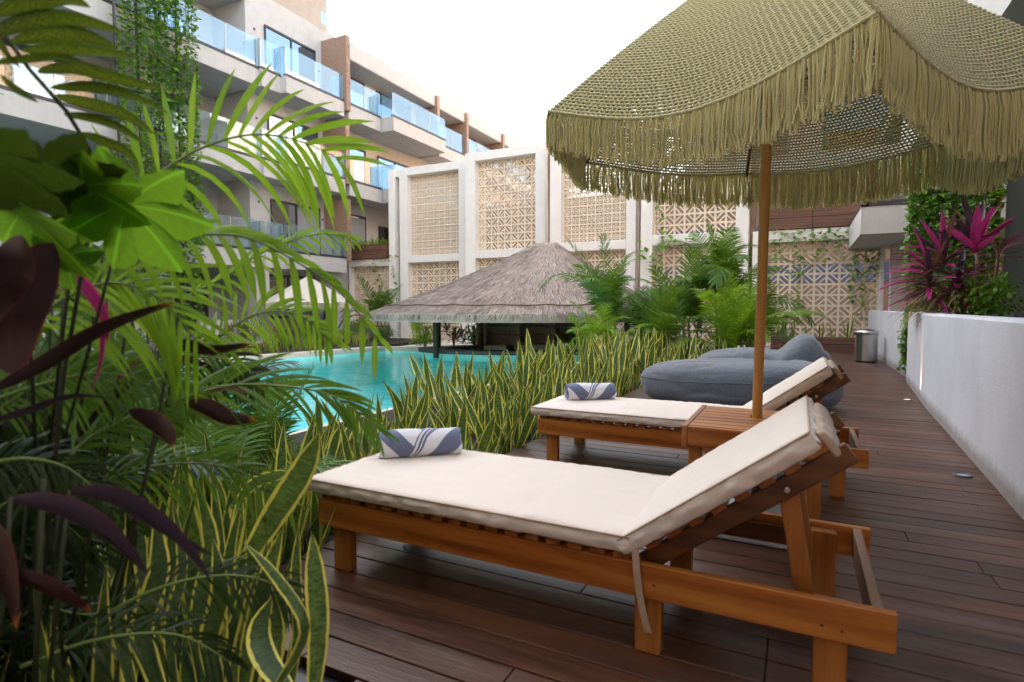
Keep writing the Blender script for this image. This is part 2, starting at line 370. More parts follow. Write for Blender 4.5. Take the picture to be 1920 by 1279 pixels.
# ---------------------------------------------------------------- setting
TZ = -.25; WZ = -.30; SZ = -.08
pool = [(-4.7, -3), (-4.7, 17.0), (-8.6, 17.0), (-10.2, 15.3), (-12.0, 14.7), (-12.4, 12.4), (-12.9, 9.8), (-14.2, 5), (-14.5, -3)]
m = MB()
m.box(-90, 90, 17.0, 120, -1.9, TZ); m.box(-90, 90, -60, -3.0, -1.9, TZ); m.box(-4.7, 90, -3.0, 17.0, -1.9, TZ-.02)
west = [(-90, -3), (-14.5, -3), (-14.2, 5), (-12.9, 9.8), (-12.4, 12.4), (-12.0, 14.7), (-10.2, 15.3), (-8.6, 17.0), (-90, 17.0)]
m.prism(west, -1.9, TZ)
tag(m.build('ground', M['stone']), kind='structure')
m = MB(); m.prism(pool, -1.4, -1.3); tag(m.build('pool_floor', M['basin']), kind='structure')
m = MB()
for i in range(len(pool)):
    a = V((*pool[i], 0)); b = V((*pool[(i+1) % len(pool)], 0)); t = (b-a).normalized(); nrm = V((-t.y, t.x, 0))
    p = [a+nrm*.004, b+nrm*.004]
    m.add([(q.x, q.y, z) for z in (-1.5, TZ) for q in p], [(0,1,3,2)])
tag(m.build('pool_wall', M['basin']), kind='structure')
m = MB(); m.add([(x, y, WZ) for x, y in pool], [tuple(range(len(pool)))]); tag(m.build('water', M['water']), kind='structure')
m = MB()   # raised coping edges
def strip(m, pts, w, z0, z1, side=1):
    for a, b in zip(pts[:-1], pts[1:]):
        a = V((*a, 0)); b = V((*b, 0)); t = (b-a).normalized(); n = V((-t.y, t.x, 0))*side*w
        e = t*.06
        q = [a-e, b+e, b+e+n, a-e+n]
        if side < 0: q = q[::-1]
        m.prism([(p.x, p.y) for p in q], z0, z1)
strip(m, [(-14.2, 5), (-12.9, 9.8)], .5, -.3, -.13); strip(m, [(-12.9, 9.8), (-12.4, 12.4)], .5, -.31, -.128); strip(m, [(-12.4, 12.4), (-12.0, 14.7)], .5, -.3, -.12); strip(m, [(-12.0, 14.7), (-10.2, 15.3)], .5, -.31, -.132)
m.box(-4.75, -4.38, -3, 16.9, -.4, -.16)
m.box(-5.35, -4.75, 4.5, 9.2, -1.5, -.42)
tag(m.build('pool_coping', M['stone']), kind='structure')
# planting bed soil
bed = [(-4.38, -3), (-1.22, -3), (-1.22, 1.2), (-2.06, 1.3), (-2.06, 8.4), (-1.3, 10.4), (-.75, 12.5), (-.7, 17.6), (-4.38, 17.6)]
m = MB(); m.prism(bed, -.5, SZ); tag(m.build('planting_bed_soil', M['soil']), kind='structure')
m = MB(); m.prism([(-17.3, -3), (-14.8, -3), (-14.75, 5), (-13.45, 9.8), (-12.95, 12.6), (-12.9, 14.8), (-13.2, 19.5), (-17.3, 19.5)], -.5, -.14)
tag(m.build('far_bed_soil', M['soil']), kind='structure')
# deck boards
def deck_left(y): 
    if y < 1.28: return -1.2
    if y < 8.4: return -2.04
    if y < 10.4: return -2.04+(y-8.4)/2*.75
    if y < 12.5: return -1.29+(y-10.4)/2.1*.55
    return -.72
def deck_right(y): return 1.75 if y > 10 else 1.75
m = MB(); y = -2.6
while y < 17.5:
    xl = deck_left(y); x = xl; first = True
    while x < 1.8:
        L = random.uniform(1.2, 3.4) if not first else random.uniform(.6, 3.2); first = False
        x2 = min(x+L, 1.85); dz = random.uniform(-.0012, .0012)
        if x2-x > .05: m.box(x, x2-.003, y+.0035, y+.1315, -.03, dz)
        x = x2
    y += .135
dk = m.build('deck', M['deck']); bevel(dk, .0022, 1); tag(dk, kind='structure')
m = MB(); m.prism([(-1.2, -2.6), (1.9, -2.6), (1.9, 17.6), (-.72, 17.6), (-.74, 12.5), (-1.28, 10.4), (-2.03, 8.4), (-2.03, 1.3), (-1.2, 1.22)], -.3, -.035)
tag(m.build('deck_substructure', M['blackp']), kind='structure')
# ---------------------------------------------------------------- hotel wing on the left
FL = [3.35, 6.8, 10.15]
XW = -19.3
hotel = tag(empty('hotel_building', (-19.3, 19.6, TZ)), 'long white plastered hotel wing with glass balconies beside the pool on the left', 'building')
def hb(mb, name, mat, parent=hotel, **k):
    o = mb.build(name, mat, None, **k); o.parent = parent
    inv = Matrix.Translation(-hotel.location) if parent is hotel else Matrix.Identity(4)
    o.location = -hotel.location if parent is hotel else (0,0,0)
    return o
m = MB()   # walls
m.box(-26, XW, 15.6, 50, TZ, 13.5)                 # front wall block (solid core)
m.box(-26, -21.2, -14, 15.6, TZ, 13.2)             # recess back wall
m.box(-26, XW, -14, 15.595, 12.95, 13.52)          # roof over recess
m.box(-21.2, -19.5, 11.7, 12.0, TZ, 12.95)         # party walls
m.box(-21.2, -19.5, 6.2, 6.5, TZ, 12.95); m.box(-21.2, -19.5, .5, .8, TZ, 12.95)
hb(m, 'wall', M['plaster'])
m = MB(); m.box(-30, -22.0, -14, 22.7, 13.45, 17.8); hb(m, 'upper_storey', M['sand'])
m = MB(); m.box(XW-.02, -18.0, 19.75, 50, 12.1, 12.83); hb(m, 'roof_fascia', M['plaster'])
m = MB(); m.box(XW+.004, -18.03, 19.8, 50, 12.075, 12.1); hb(m, 'roof_soffit', M['soffit'])
m = MB(); m.box(XW+.003, XW+.02, 19.76, 50, 10.15, 12.07); m.box(XW+.003, XW+.02, 19.76, 50, 6.8, 9.4); hb(m, 'recessed_wall_finish', M['beige'])
for yf, zt in ((19.62, 12.95), (26.6, 12.62), (29.65, 12.62), (34.3, 12.62), (39.0, 12.6)):
    m = MB(); m.box(-19.5, -17.85, yf-.12, yf+.12, 9.75, zt)
    hb(m, 'wood_fin', M['finwood'])
for z0, z1 in ((6.6, 9.35), (3.2, 5.95)):
    m = MB(); m.box(-19.5, -17.95, 19.5, 19.75, z0, z1); hb(m, 'wood_fin', M['finwood'])
def balcony(y0, y1, x, lvl, step=None, glass=True, strip_=True, h=.66, wallx=XW):
    z = FL[lvl]; m = MB(); m.box(wallx-.02, x, y0, y1, z-h, z)
    o = hb(m, 'balcony', M['plaster']); o2 = None
    m = MB(); m.box(wallx, x-.03, y0+.03, y1-.03, z-h-.006, z-h-.0005); s_ = m.build('soffit', M['soffit'], o)
    m = MB(); m.box(x-.16, x+.015, y0+.002, y1-.002, z-.04, z+.055); s_ = m.build('railing_channel', M['dark'], o)
    if glass:
        n = max(1, round((y1-y0)/1.35)); dy = (y1-y0)/n
        for k in range(n):
            m = MB(); m.box(x-.075, x-.06, y0+k*dy+.02, y0+(k+1)*dy-.02, z+.055, z+1.12); m.build('glass_panel', M['glass'], o)
        for k in range(n+1):
            m = MB(); yy = min(max(y0+k*dy, y0+.02), y1-.02); m.box(x-.085, x-.05, yy-.012, yy+.012, z+.05, z+1.08); m.build('railing_clamp', M['metal'], o)
        for yy in (y0+.03, y1-.04):
            m = MB(); m.box(x-.8, x-.1, yy, yy+.012, z+.055, z+1.12); m.build('glass_panel', M['glass'], o)
    return o
for l in range(3):
    balcony(-14, 15.45, -18.45, l, wallx=-21.2)
    balcony(15.45, 16.34, -18.3, l)
    balcony(16.34, 19.49, -18.0, l)
for l in (1, 2):
    balcony(19.76, 21.95, -18.0, l); balcony(22.0, 26.45, -17.3, l)
balcony(26.75, 34.1, -17.95, 2); balcony(34.45, 50, -18.0, 2); balcony(26.5, 50, -18.0, 1)
def window(x, y0, y1, z0, z1, mat, mull=1, curtain=False, fw=.05, off=0):
    m = MB(); xx = x+.012
    m.box(xx, xx+.07, y0, y1, z1-fw*1.6, z1); m.box(xx, xx+.07, y0, y1, z0, z0+fw)
    for k in range(mull+2):
        yy = y0+(y1-y0)*k/(mull+1); a = max(y0, yy-fw/2); b = min(y1, yy+fw/2)
        if k == 0: b = y0+fw
        if k == mull+1: a = y1-fw
        m.box(xx+.001, xx+.066, a, b, z0+fw, z1-fw*1.6)
    f = hb(m, 'window', M['dark'])
    m = MB(); m.box(xx+.01, xx+.025, y0+fw, y1-fw, z0+fw, z1-fw*1.6); m.build('pane', mat, f)
    if curtain:
        m = MB(); pts = []
        ya = y0+(y1-y0)*.52; n = 40
        for i in range(n+1):
            yy = ya+(y1-fw-ya)*i/n; pts.append((xx+.034+.006*sin(i*1.9), yy))
        vs = [(a, b, z) for z in (z0+fw+.02, z1-.12) for a, b in pts]
        m.add(vs, [(i, i+1, n+2+i, n+1+i) for i in range(n)]); m.build('curtain', M['curtain'], f)
    return f
window(XW, 16.45, 19.1, 10.15, 12.36, M['pane']); window(XW, 16.5, 19.15, 6.8, 8.97, M['pane']); window(XW, 16.55, 19.2, 3.37, 5.56, M['panedark'], curtain=True)
for l, zt in ((2, 12.0), (1, 8.8)):
    window(XW+.02, 19.95, 22.25, FL[l], zt, M['pane'], curtain=(l == 0)); window(XW+.02, 23.15, 25.9, FL[l], zt, M['pane'], curtain=False)
window(XW+.02, 27.2, 28.7, 10.15, 12.0, M['panedark'], curtain=True); window(XW+.02, 30.1, 33.0, 10.15, 12.0, M['panedark'], curtain=True); window(XW+.02, 35.2, 38.4, 10.15, 12.0, M['panedark'])
window(XW+.02, 20.0, 22.2, 3.4, 5.6, M['panedark'], curtain=True); window(XW+.02, 23.2, 26.0, 3.4, 5.3, M['panedark'], curtain=True)
for l in range(3):
    for a, b in ((12.3, 14.6), (8.2, 11.2), (2.6, 5.8)):
        window(-21.2, a, b, FL[l], FL[l]+2.3, M['pane'] if l else M['panedark'])
window(-22.0, 17.7, 18.2, 14.4, 16.5, M['pane'], mull=0)
m = MB()    # small wall lamps
for y_, z_ in ((16.0, 12.0), (19.35, 11.6), (16.0, 8.6), (19.4, 8.3), (16.0, 5.35), (19.4, 5.1)):
    m.box(XW, XW+.02, y_-.04, y_+.04, z_-.04, z_+.04)
hb(m, 'wall_socket', M['dark'])
m = MB(); m.box(-19.0, -18.98, 19.2, 20.8, 13.52, 14.1); hb(m, 'roof_guard', M['glass'])
# ground floor
for y_ in (3.0, 7.2, 11.2, 15.4, 19.3):
    m = MB(); m.box(-19.0, -18.45, y_-.3, y_+.3, TZ, 2.69); hb(m, 'column', M['plaster'])
for a, b in ((-2, 2.5), (3.5, 6.8), (7.7, 10.8), (11.7, 15.0)):
    window(-21.2, a, b, TZ+.1, 2.5, M['panedark'], 2)
window(XW, 15.9, 18.8, TZ+.1, 2.5, M['panedark'], 1)
m = MB(); m.box(-18.1, -17.9, 12.4, 17.0, TZ, .72); m.box(-18.1, -17.9, 4, 10.6, TZ, .72)
hb(m, 'terrace_wall', M['plaster'])
# ---------------------------------------------------------------- service building and right wing
m = MB(); m.box(-18, 4.5, 25.2, 30, TZ, 6.2)
nb = tag(empty('service_building', (-8, 25.2, TZ)), 'low beige building with a blue painted band, glimpsed through the breeze blocks', 'building')
o = m.build('wall', M['backing'], nb); o.location = -nb.location
m = MB(); m.box(-9, 4.4, 25.14, 25.19, 2.15, 2.85); m.box(-9, 1.5, 25.14, 25.19, 3.7, 4.4); o = m.build('painted_band', M['bluepaint'], nb); o.location = -nb.location
rw = tag(empty('right_hotel_wing', (3, 14, TZ)), 'hotel wing on the right with warm coloured upper facade behind the umbrella', 'building')
def rb(mb, name, mat, parent=None, **k):
    o = mb.build(name, mat, rw if parent is None else parent, **k)
    if parent is None: o.location = -rw.location
    return o
m = MB(); m.box(4.6, 14, 10.5, 48, TZ, 17.0); rb(m, 'wall', M['peach'])
m = MB(); m.box(5.5, 12, -12, 10.5, TZ, 3.3); rb(m, 'ground_floor_wall', M['plaster'])
m = MB(); m.box(1.27, 12, -12, 10.3, 3.3, 3.9); m.box(-7, -.95, -3.2, .75, 3.15, 3.6); m.box(-7, -.95, -3.2, -3.0, TZ, 3.149); m.box(-1.15, -.95, -3.0, -.5, TZ, 3.149); m.box(5.5, 14, -12, 10.5, 3.9, 13.0); rb(m, 'overhang_and_added_shade_roof', M['plaster'])  # low roof and walls over the left bed are added, unseen, to shade it
m = MB(); m.box(1.13, 4.6, 14.6, 18.9, 2.74, 3.36); bb = rb(m, 'balcony', M['plaster'])
m = MB(); m.box(1.16, 4.55, 14.63, 18.87, 2.735, 2.7395); m.build('soffit', M['soffit'], bb)
m = MB(); m.box(1.13, 4.6, 14.58, 14.75, 3.33, 3.43); m.box(1.12, 1.27, 14.58, 18.9, 3.33, 3.43); m.build('railing_channel', M['dark'], bb)
m = MB(); m.box(1.4, 4.5, 14.68, 14.695, 3.43, 4.4); m.build('glass_panel', M['glass'], bb)
for l in (6.8, 10.15, 13.5):
    m = MB(); m.box(3.4, 4.6, 12, 47, l-.66, l); o = rb(m, 'balcony', M['plaster'])
    m = MB(); m.box(3.36, 3.5, 12, 47, l-.04, l+.06); m.build('railing_channel', M['dark'], o)
for y_ in (13, 17.5, 22, 26.5, 31, 36, 41):
    for l in (3.4, 6.8, 10.15, 13.5):
        m = MB(); m.box(4.54, 4.598, y_, y_+2.8, l, l+2.2); f = rb(m, 'window', M['dark']); m = MB(); m.box(4.52, 4.539, y_+.1, y_+2.7, l+.1, l+2.1); m.build('pane', M['panedark'], f)
m = MB(); m.box(2.02, 2.34, 17.1, 17.5, TZ, 2.735); rb(m, 'column', M['plaster'])
m = MB(); m.box(2.75, 3.1, 9.0, 9.4, TZ, 3.3); rb(m, 'column', M['plaster'])
m = MB(); m.tube([(2.68, 9.3, 0), (2.68, 9.3, 3.3)], .05, 10); rb(m, 'downpipe', M['plaster'], smooth=True)
m = MB(); m.box(2.75, 2.78, 9.4, 11.2, TZ, 3.3); m.box(3.1, 5.5, 9.3, 9.36, TZ, 3.3); rb(m, 'dark_interior_sheets', M['blackp'])  # black sheets stand in for the shaded interior
ew = tag(empty('end_hotel_wing', (0, 26, TZ)), 'hotel wing closing the courtyard behind the low screens, above the plank planter', 'building')
m = MB(); m.box(-4.2, 4.59, 25.0, 32, 5.8, 17.5); o = m.build('wall', M['beige'], ew); o.location = -ew.location
for l in (6.8, 10.15, 13.5):
    m = MB(); m.box(-4.2, 4.58, 23.8, 24.995, l-.6, l); o = m.build('balcony', M['plaster'], ew); o.location = -ew.location
    for x in (-3.2, .6):
        m = MB(); m.box(x, x+2.6, 24.93, 24.997, l, l+2.2); f = m.build('window', M['dark'], ew); f.location = -ew.location
        m = MB(); m.box(x+.1, x+2.5, 24.9, 24.929, l+.1, l+2.1); m.build('pane', M['panedark'], f)
back = tag(empty('added_bounce_wing', (0, -22, TZ)), 'unseen plastered wing added behind the deck to bounce warm light forward', 'building')  # added out of view to throw warm sunlight back onto the deck
m = MB(); m.box(-16, 12, -28, -22, TZ, 20.0); o = m.build('wall', M['orange'], back); o.location = -back.location
for x in (-12, -7, -2, 3):
    for z in (.1, 3.5, 7, 10.4, 13.8):
        m = MB(); m.box(x, x+2.6, -21.99, -21.95, z, z+2.2); o = m.build('window', M['panedark'], back); o.location = -back.location
# ---------------------------------------------------------------- breeze block screens
def blocks(m, x0, x1, z0, z1, y, kind, b=.31, dpt=.1):
    nx = max(1, round((x1-x0)/b)); nz = max(1, round((z1-z0)/b)); bx = (x1-x0)/nx; bz = (z1-z0)/nz
    t = .030
    for i in range(nx+1):
        xx = x0+i*bx; m.box(max(x0, xx-t), min(x1, xx+t), y, y+dpt, z0, z1)
    for j in range(nz+1):
        zz = z0+j*bz
        for i in range(nx):
            a = x0+i*bx+(t if i or 1 else 0); c = x0+(i+1)*bx-t
            m.box(a, c, y+.001, y+dpt-.001, max(z0, zz-t), min(z1, zz+t))
    for i in range(nx):
        for j in range(nz):
            cx = x0+(i+.5)*bx; cz = z0+(j+.5)*bz; hx = bx/2-t; hz = bz/2-t
            if kind == 'X':
                s = 1 if (i+j) % 2 else -1
                for off in (-.34, .34):
                    # two slats parallel to the diagonal
                    ox = off*hx; oz = -off*hz*s
                    L = 1-abs(off)
                    p = V((cx+ox-hx*L, y+dpt/2, cz+oz-s*hz*L)); q = V((cx+ox+hx*L, y+dpt/2, cz+oz+s*hz*L))
                    m.beam(p, q, dpt-.02, .040, up=V((0,1,0)).cross((q-p).normalized()))
            else:
                r1 = .60; w_ = .028
                for sx in (-1, 1):
                    m.box(cx+sx*hx*r1-w_/2, cx+sx*hx*r1+w_/2, y+.006, y+dpt-.006, cz-hz*r1, cz+hz*r1)
                    m.box(cx-hx*r1+w_/2, cx+hx*r1-w_/2, y+.007, y+dpt-.007, cz+sx*hz*r1-w_/2, cz+sx*hz*r1+w_/2)
                    m.box(cx+sx*(hx*r1+w_/2), cx+sx*hx, y+.008, y+dpt-.008, cz-.016, cz+.016)
                    m.box(cx-.016, cx+.016, y+.008, y+dpt-.008, min(cz+sx*(hz*r1+w_/2), cz+sx*hz), max(cz+sx*(hz*r1+w_/2), cz+sx*hz))
                m.box(cx-.036, cx+.036, y+.009, y+dpt-.009, cz-.036, cz+.036)
def screen(name, label, x0, x1, y, pl, pr, top, mids, kinds, depth=.85, inset=.3, lp=True):
    r = tag(empty(name, ((x0+x1)/2, y, TZ)), label, 'screen wall', 'white framed breeze block screens behind the pool bar'); m = MB()
    if lp: m.box(x0, x0+pl, y, y+depth, -.6, top)
    m.box(x1-pr, x1, y, y+depth, -.6, top)
    zs = mids
    for z in zs: m.box(x0+(pl if lp else 0), x1-pr, y+.003, y+depth-.003, z-.16, z+.16)
    m.box(x0+(pl if lp else 0), x1-pr, y+.003, y+depth-.003, top-.34, top)
    o = m.build('frame', M['frame'], r); o.location = -r.location; bevel(o, .012, 2)
    lev = [-.3]+[z for z in zs]+[top-.18]
    for k in range(len(lev)-1):
        m = MB(); blocks(m, x0+pl if lp else x0, x1-pr, lev[k]+(.16 if k else 0), lev[k+1]-.16, y+inset, kinds[k])
        o = m.build('breeze_block_panel', M['block'], r); o.location = -r.location
    return r
screen('breeze_block_screen', 'leftmost tall screen with small square blocks above and starburst blocks below', -16.05, -12.62, 20.75, .42, .34, 7.3, (.9, 3.3), ('S', 'X', 'S'))
screen('breeze_block_screen', 'tall screen of diagonal blocks rising directly behind the thatch peak', -12.15, -8.65, 19.95, .46, .4, 7.3, (3.28,), ('X', 'X'))
screen('breeze_block_screen', 'tall square block screen right of the thatch peak, partly behind the umbrella fringe', -8.05, -4.95, 19.0, .42, .33, 7.3, (3.28,), ('X', 'S'))
screen('breeze_block_screen', 'screen of diagonal blocks with a climbing vine on its left side, below the umbrella fringe', -4.62, -1.42, 18.35, .38, .36, 7.0, (3.28,), ('X', 'X'))
screen('breeze_block_screen', 'low wide screen of diagonal blocks at the end of the deck behind the bin', -1.28, 1.98, 18.1, .38, .1, 3.35, (), ('X',), depth=.5, inset=.25)
screen('breeze_block_screen', 'low screen between the hotel and the leftmost tall screen, under the fern planter', -19.2, -16.75, 20.9, .1, .06, 3.4, (), ('X',), depth=.5, inset=.3)
m = MB(); blocks(m, 2.34, 4.5, -.2, 2.7, 18.3, 'S'); o = m.build('breeze_block_wall', M['block'])
tag(o, 'square patterned block wall in the shade behind the right column', 'block wall')
m = MB(); m.box(-16.62, -16.28, 20.7, 21.3, -.6, 7.28); m.box(-16.28, -16.05, 20.76, 21.2, 6.95, 7.27); o = m.build('screen_post', M['frame']); bevel(o, .01)
tag(o, 'slim white post left of the leftmost tall screen', 'post')
for x, y, ht, lb in ((-16.16, 21.1, 6.9, 'rough trunk post in the slot of the leftmost tall screen'), (-12.4, 20.75, 7.1, 'rough trunk post between the first and second tall screens'), (-8.35, 19.75, 7.2, 'rough trunk post between the second and third tall screens'), (-4.78, 19.1, 6.9, 'rough trunk post between the third and fourth screens'), (-1.35, 18.9, 6.6, 'rough trunk post just left of the umbrella pole')):
    m = MB(); pts = [V((x+.02*sin(z*2.1+x), y+.02*cos(z*1.7), z)) for z in [-.4+i*(ht+.4)/14 for i in range(15)]]
    m.tube(pts, [.085+.012*sin(i*1.7+x) for i in range(15)], 10); tag(m.build('trunk_post', M['trunk'], smooth=True), lb, 'wood post', 'rough wooden trunk posts between the screens')
# plank planters over low screens and at the deck end
def plankbox(name, label, x0, x1, y0, y1, z0, z1, rows=2):
    m = MB(); h = (z1-z0)/rows
    for k in range(rows):
        n = 2
        for j in range(n):
            a = x0+(x1-x0)*j/n; b = x0+(x1-x0)*(j+1)/n
            m.box(a+.004, b-.004, y0, y0+.05, z0+k*h+.004, z0+(k+1)*h-.004)
    m.box(x0, x0+.05, y0+.052, y1, z0, z1-.01); m.box(x1-.05, x1, y0+.052, y1, z0, z1-.01); m.box(x0+.05, x1-.05, y1-.05, y1, z0, z1-.01)
    r = tag(empty(name, ((x0+x1)/2, y0, z0)), label, 'planter')
    o = m.build('planks', M['plank'], r); o.location = -r.location; bevel(o, .01)
    m = MB(); m.box(x0+.05, x1-.05, y0+.05, y1-.05, z0, z1-.06); o = m.build('soil', M['soil'], r); o.location = -r.location
plankbox('plank_planter', 'weathered plank planter with ferns on top of the low screen beside the hotel', -19.1, -16.8, 20.75, 21.35, 3.41, 4.05)
plankbox('plank_planter', 'weathered plank planter on the beam above the low wide screen, left of the balcony', -.9, 1.4, 18.05, 18.6, 3.36, 3.98)
plankbox('plank_planter', 'long low plank planter at the end of the deck, left of the steel bin', -.7, 1.55, 17.3, 17.95, -.02, .36)
plankbox('plank_planter', 'low plank planter at the foot of the low screen beside the hotel', -18.4, -16.7, 20.1, 20.8, -.3, .35)
# ---------------------------------------------------------------- curved planter wall (right)
near = [(1.08, -4), (1.02, 0), (1.03, 2), (1.117, 4.04), (1.158, 4.8), (1.25, 6.6), (1.316, 7.95), (1.41, 9.3), (1.488, 10.5), (1.52, 10.78), (1.60, 10.9)]
def smoothpts(ps, k=6):
    out = []
    for i in range(len(ps)-1):
        p0 = V((*ps[max(i-1, 0)], 0)); p1 = V((*ps[i], 0)); p2 = V((*ps[i+1], 0)); p3 = V((*ps[min(i+2, len(ps)-1)], 0))
        for j in range(k):
            t = j/k; out.append(.5*((2*p1)+(-p0+p2)*t+(2*p0-5*p1+4*p2-p3)*t*t+(-p0+3*p1-3*p2+p3)*t**3))
    out.append(V((*ps[-1], 0))); return out
pl = smoothpts(near[:-1], 5); m = MB(); n = len(pl); th = .22; H = 1.08; vs = []
for p in pl:
    for dx, z in ((0, -.05), (0, H-.02), (.02, H), (th-.02, H), (th, H-.02), (th, -.05)): vs.append((p.x+dx, p.y, z))
fs = [(i*6+k, i*6+k+1, (i+1)*6+k+1, (i+1)*6+k) for i in range(n-1) for k in range(5)]
fs += [tuple((n-1)*6+k for k in range(6)), tuple(range(5, -1, -1))]
m.add(vs, fs); m.box(1.60, 5.4, 10.6, 10.88, -.05, 1.075)
r = tag(empty('planter_wall', (1.3, 6, 0)), 'curved grey white plastered planter wall along the right side of the deck', 'wall')
o = m.build('wall', M['wallgrey'], r, smooth=False); o.location = -r.location
m = MB(); m.box(1.62, 5.4, -4, 10.55, .5, .98); m.box(1.26, 1.615, -4, 5.5, .5, .97); m.box(1.5, 1.615, 5.51, 9.0, .5, .97); o = m.build('soil', M['soil'], r); o.location = -r.location
m = MB(); m.box(1.60, 1.80, 11.1, 17.55, -.05, 1.08); o = m.build('garden_wall', M['wallgrey']); bevel(o, .012); tag(o, 'straight plastered wall behind the bin, beyond the hanging vine', 'wall')
# ---------------------------------------------------------------- palapa bar
def E(a, rho, cr=.2, cd=17.0, rx=4.5, ry=3.0):
    return cr+rx*rho*cos(a)*(1+.03*sin(3*a+1)), cd+ry*rho*sin(a)
AP = (1.1, 17.2)
def thatch_pt(a, s):   # s 0 apex .. 1 eave
    r, d = E(a, 1); rr = AP[0]+(r-AP[0])*s; dd = AP[1]+(d-AP[1])*s
    s0 = max(0, (s-.07))/.93
    z = 3.06-(3.06-.98)*(s0**.93) - .12*sin(pi*s)*.6
    return rd(rr, dd, z)
pal = tag(empty('palapa_bar', rd(.4, 17, TZ)), 'swim up bar under a wide grey thatched palapa roof at the end of the pool', 'bar')
m = MB(); NA, NS = 96, 24; vs = []
for j in range(NS+1):
    for i in range(NA):
        p = thatch_pt(2*pi*i/NA, j/NS); vs.append(p+V((0, 0, .04*noise.noise(p*1.5))))
low = [];
for i in range(NA):
    a = 2*pi*i/NA; p = thatch_pt(a, 1.0); low.append(p+V((0, 0, -.20)))
for i in range(NA):
    a = 2*pi*i/NA; p = thatch_pt(a, .55); low.append(V((p.x, p.y, 1.3)))
fs = [(j*NA+i, j*NA+(i+1)%NA, (j+1)*NA+(i+1)%NA, (j+1)*NA+i) for j in range(NS+2) for i in range(NA)]
m.add(vs+low, fs)
rr = random.Random(3)
def straw(m, p, d, L, w):
    d = d.normalized(); sd_ = d.cross(V((rr.uniform(-.3,.3), rr.uniform(-.3,.3), 1))).normalized()*w
    m.add([p-sd_, p+sd_, p+d*L+sd_*.3, p+d*L-sd_*.3], [(0,1,2,3)])
for k in range(38000):
    a = rr.uniform(0, 2*pi)
    if 0.35 < a < 2.8 and rr.random() < .75: continue
    s = sqrt(rr.uniform(0.001, 1)); p = thatch_pt(a, s*.985); q = thatch_pt(a, min(1.05, s*.985+.08)); d = (q-p).normalized()
    c_ = rr.uniform(-.25, .25); side = V((-sin(YAW), cos(YAW), 0)); d = d+V((rr.uniform(-.2,.2), rr.uniform(-.2,.2), rr.uniform(-.03, .09)))
    straw(m, p+V((0, 0, rr.uniform(.01, .05))), d, rr.uniform(.10, .26), rr.uniform(.004, .009))
for k in range(16000):
    a = rr.uniform(0, 2*pi); s = rr.uniform(.965, 1.0); p = thatch_pt(a, s); out = (thatch_pt(a, 1)-thatch_pt(a, .9)); out.z = 0; out.normalize()
    straw(m, p+V((0,0,.0)), out*rr.uniform(.05, .4)+V((rr.uniform(-.15,.15), rr.uniform(-.12,.12), -1)), rr.uniform(.12, .21), .008)
o = m.build('thatch_roof', M['thatch'], pal); o.location = -pal.location
m = MB()   # scalloped binding rope
pts = []
for i in range(181):
    a = 2*pi*i/180; p = thatch_pt(a, .905+.012*abs(sin(a*11))); pts.append(p+V((0,0,.075)))
m.tube(pts, .016, 5, cap=False); o = m.build('binding_rope', M['post'], pal); o.location = -pal.location
for r_, d_ in ((-2.2, 16.5), (-1.0, 18.3), (3.3, 16.4), (2.6, 18.9), (-2.4, 18.6)):
    m = MB(); m.tube([rd(r_, d_, -.3), rd(r_, d_, 1.5)], .085, 12); o = m.build('post', M['post'], pal, smooth=True); o.location = -pal.location
m = MB(); N = 60; vs = []
for i in range(N):
    a = 2*pi*i/N; r_, d_ = .6+3.5*cos(a), 17.7+1.65*sin(a); r2, d2 = .6+2.7*cos(a), 17.7+1.05*sin(a)
    for q, z in (((r_, d_), -.19), ((r_, d_), -.09), ((r2, d2), -.09), ((r2, d2), -1.2)): vs.append(rd(q[0], q[1], z))
m.add(vs, [(i*4+k, ((i+1)%N)*4+k, ((i+1)%N)*4+k+1, i*4+k+1) for i in range(N) for k in range(3)])
o = m.build('counter', M['slate'], pal); o.location = -pal.location
m = MB(); vs = []
for i in range(N):
    a = 2*pi*i/N; r_, d_ = .6+3.4*cos(a), 17.7+1.57*sin(a)
    for z in (-1.35, -.2): vs.append(rd(r_, d_, z))
m.add(vs, [(i*2, ((i+1)%N)*2, ((i+1)%N)*2+1, i*2+1) for i in range(N)]); o = m.build('counter_base', M['basin'], pal); o.location = -pal.location
m = MB()
for z in (-.05, .25, .52, .8): m.beam(rd(-1.0, 18.7, z), rd(2.4, 18.7, z), .35, .035)
for r_ in (-1.0, .1, 1.25, 2.4): m.beam(rd(r_, 18.7, -.4), rd(r_, 18.7, 1.0), .36, .05, up=V((0,1,0)))
m.beam(rd(-1.0, 18.92, .3), rd(2.4, 18.92, .3), .02, 1.4)
o = m.build('back_shelf', M['finwood'], pal); o.location = -pal.location
m = MB(); m.beam(rd(-.9, 18.35, -.2), rd(-.2, 18.35, -.2), .3, .28); m.beam(rd(.3, 18.35, -.15), rd(1.4, 18.35, -.15), .3, .2); o = m.build('bar_cupboard', M['stone'], pal); o.location = -pal.location
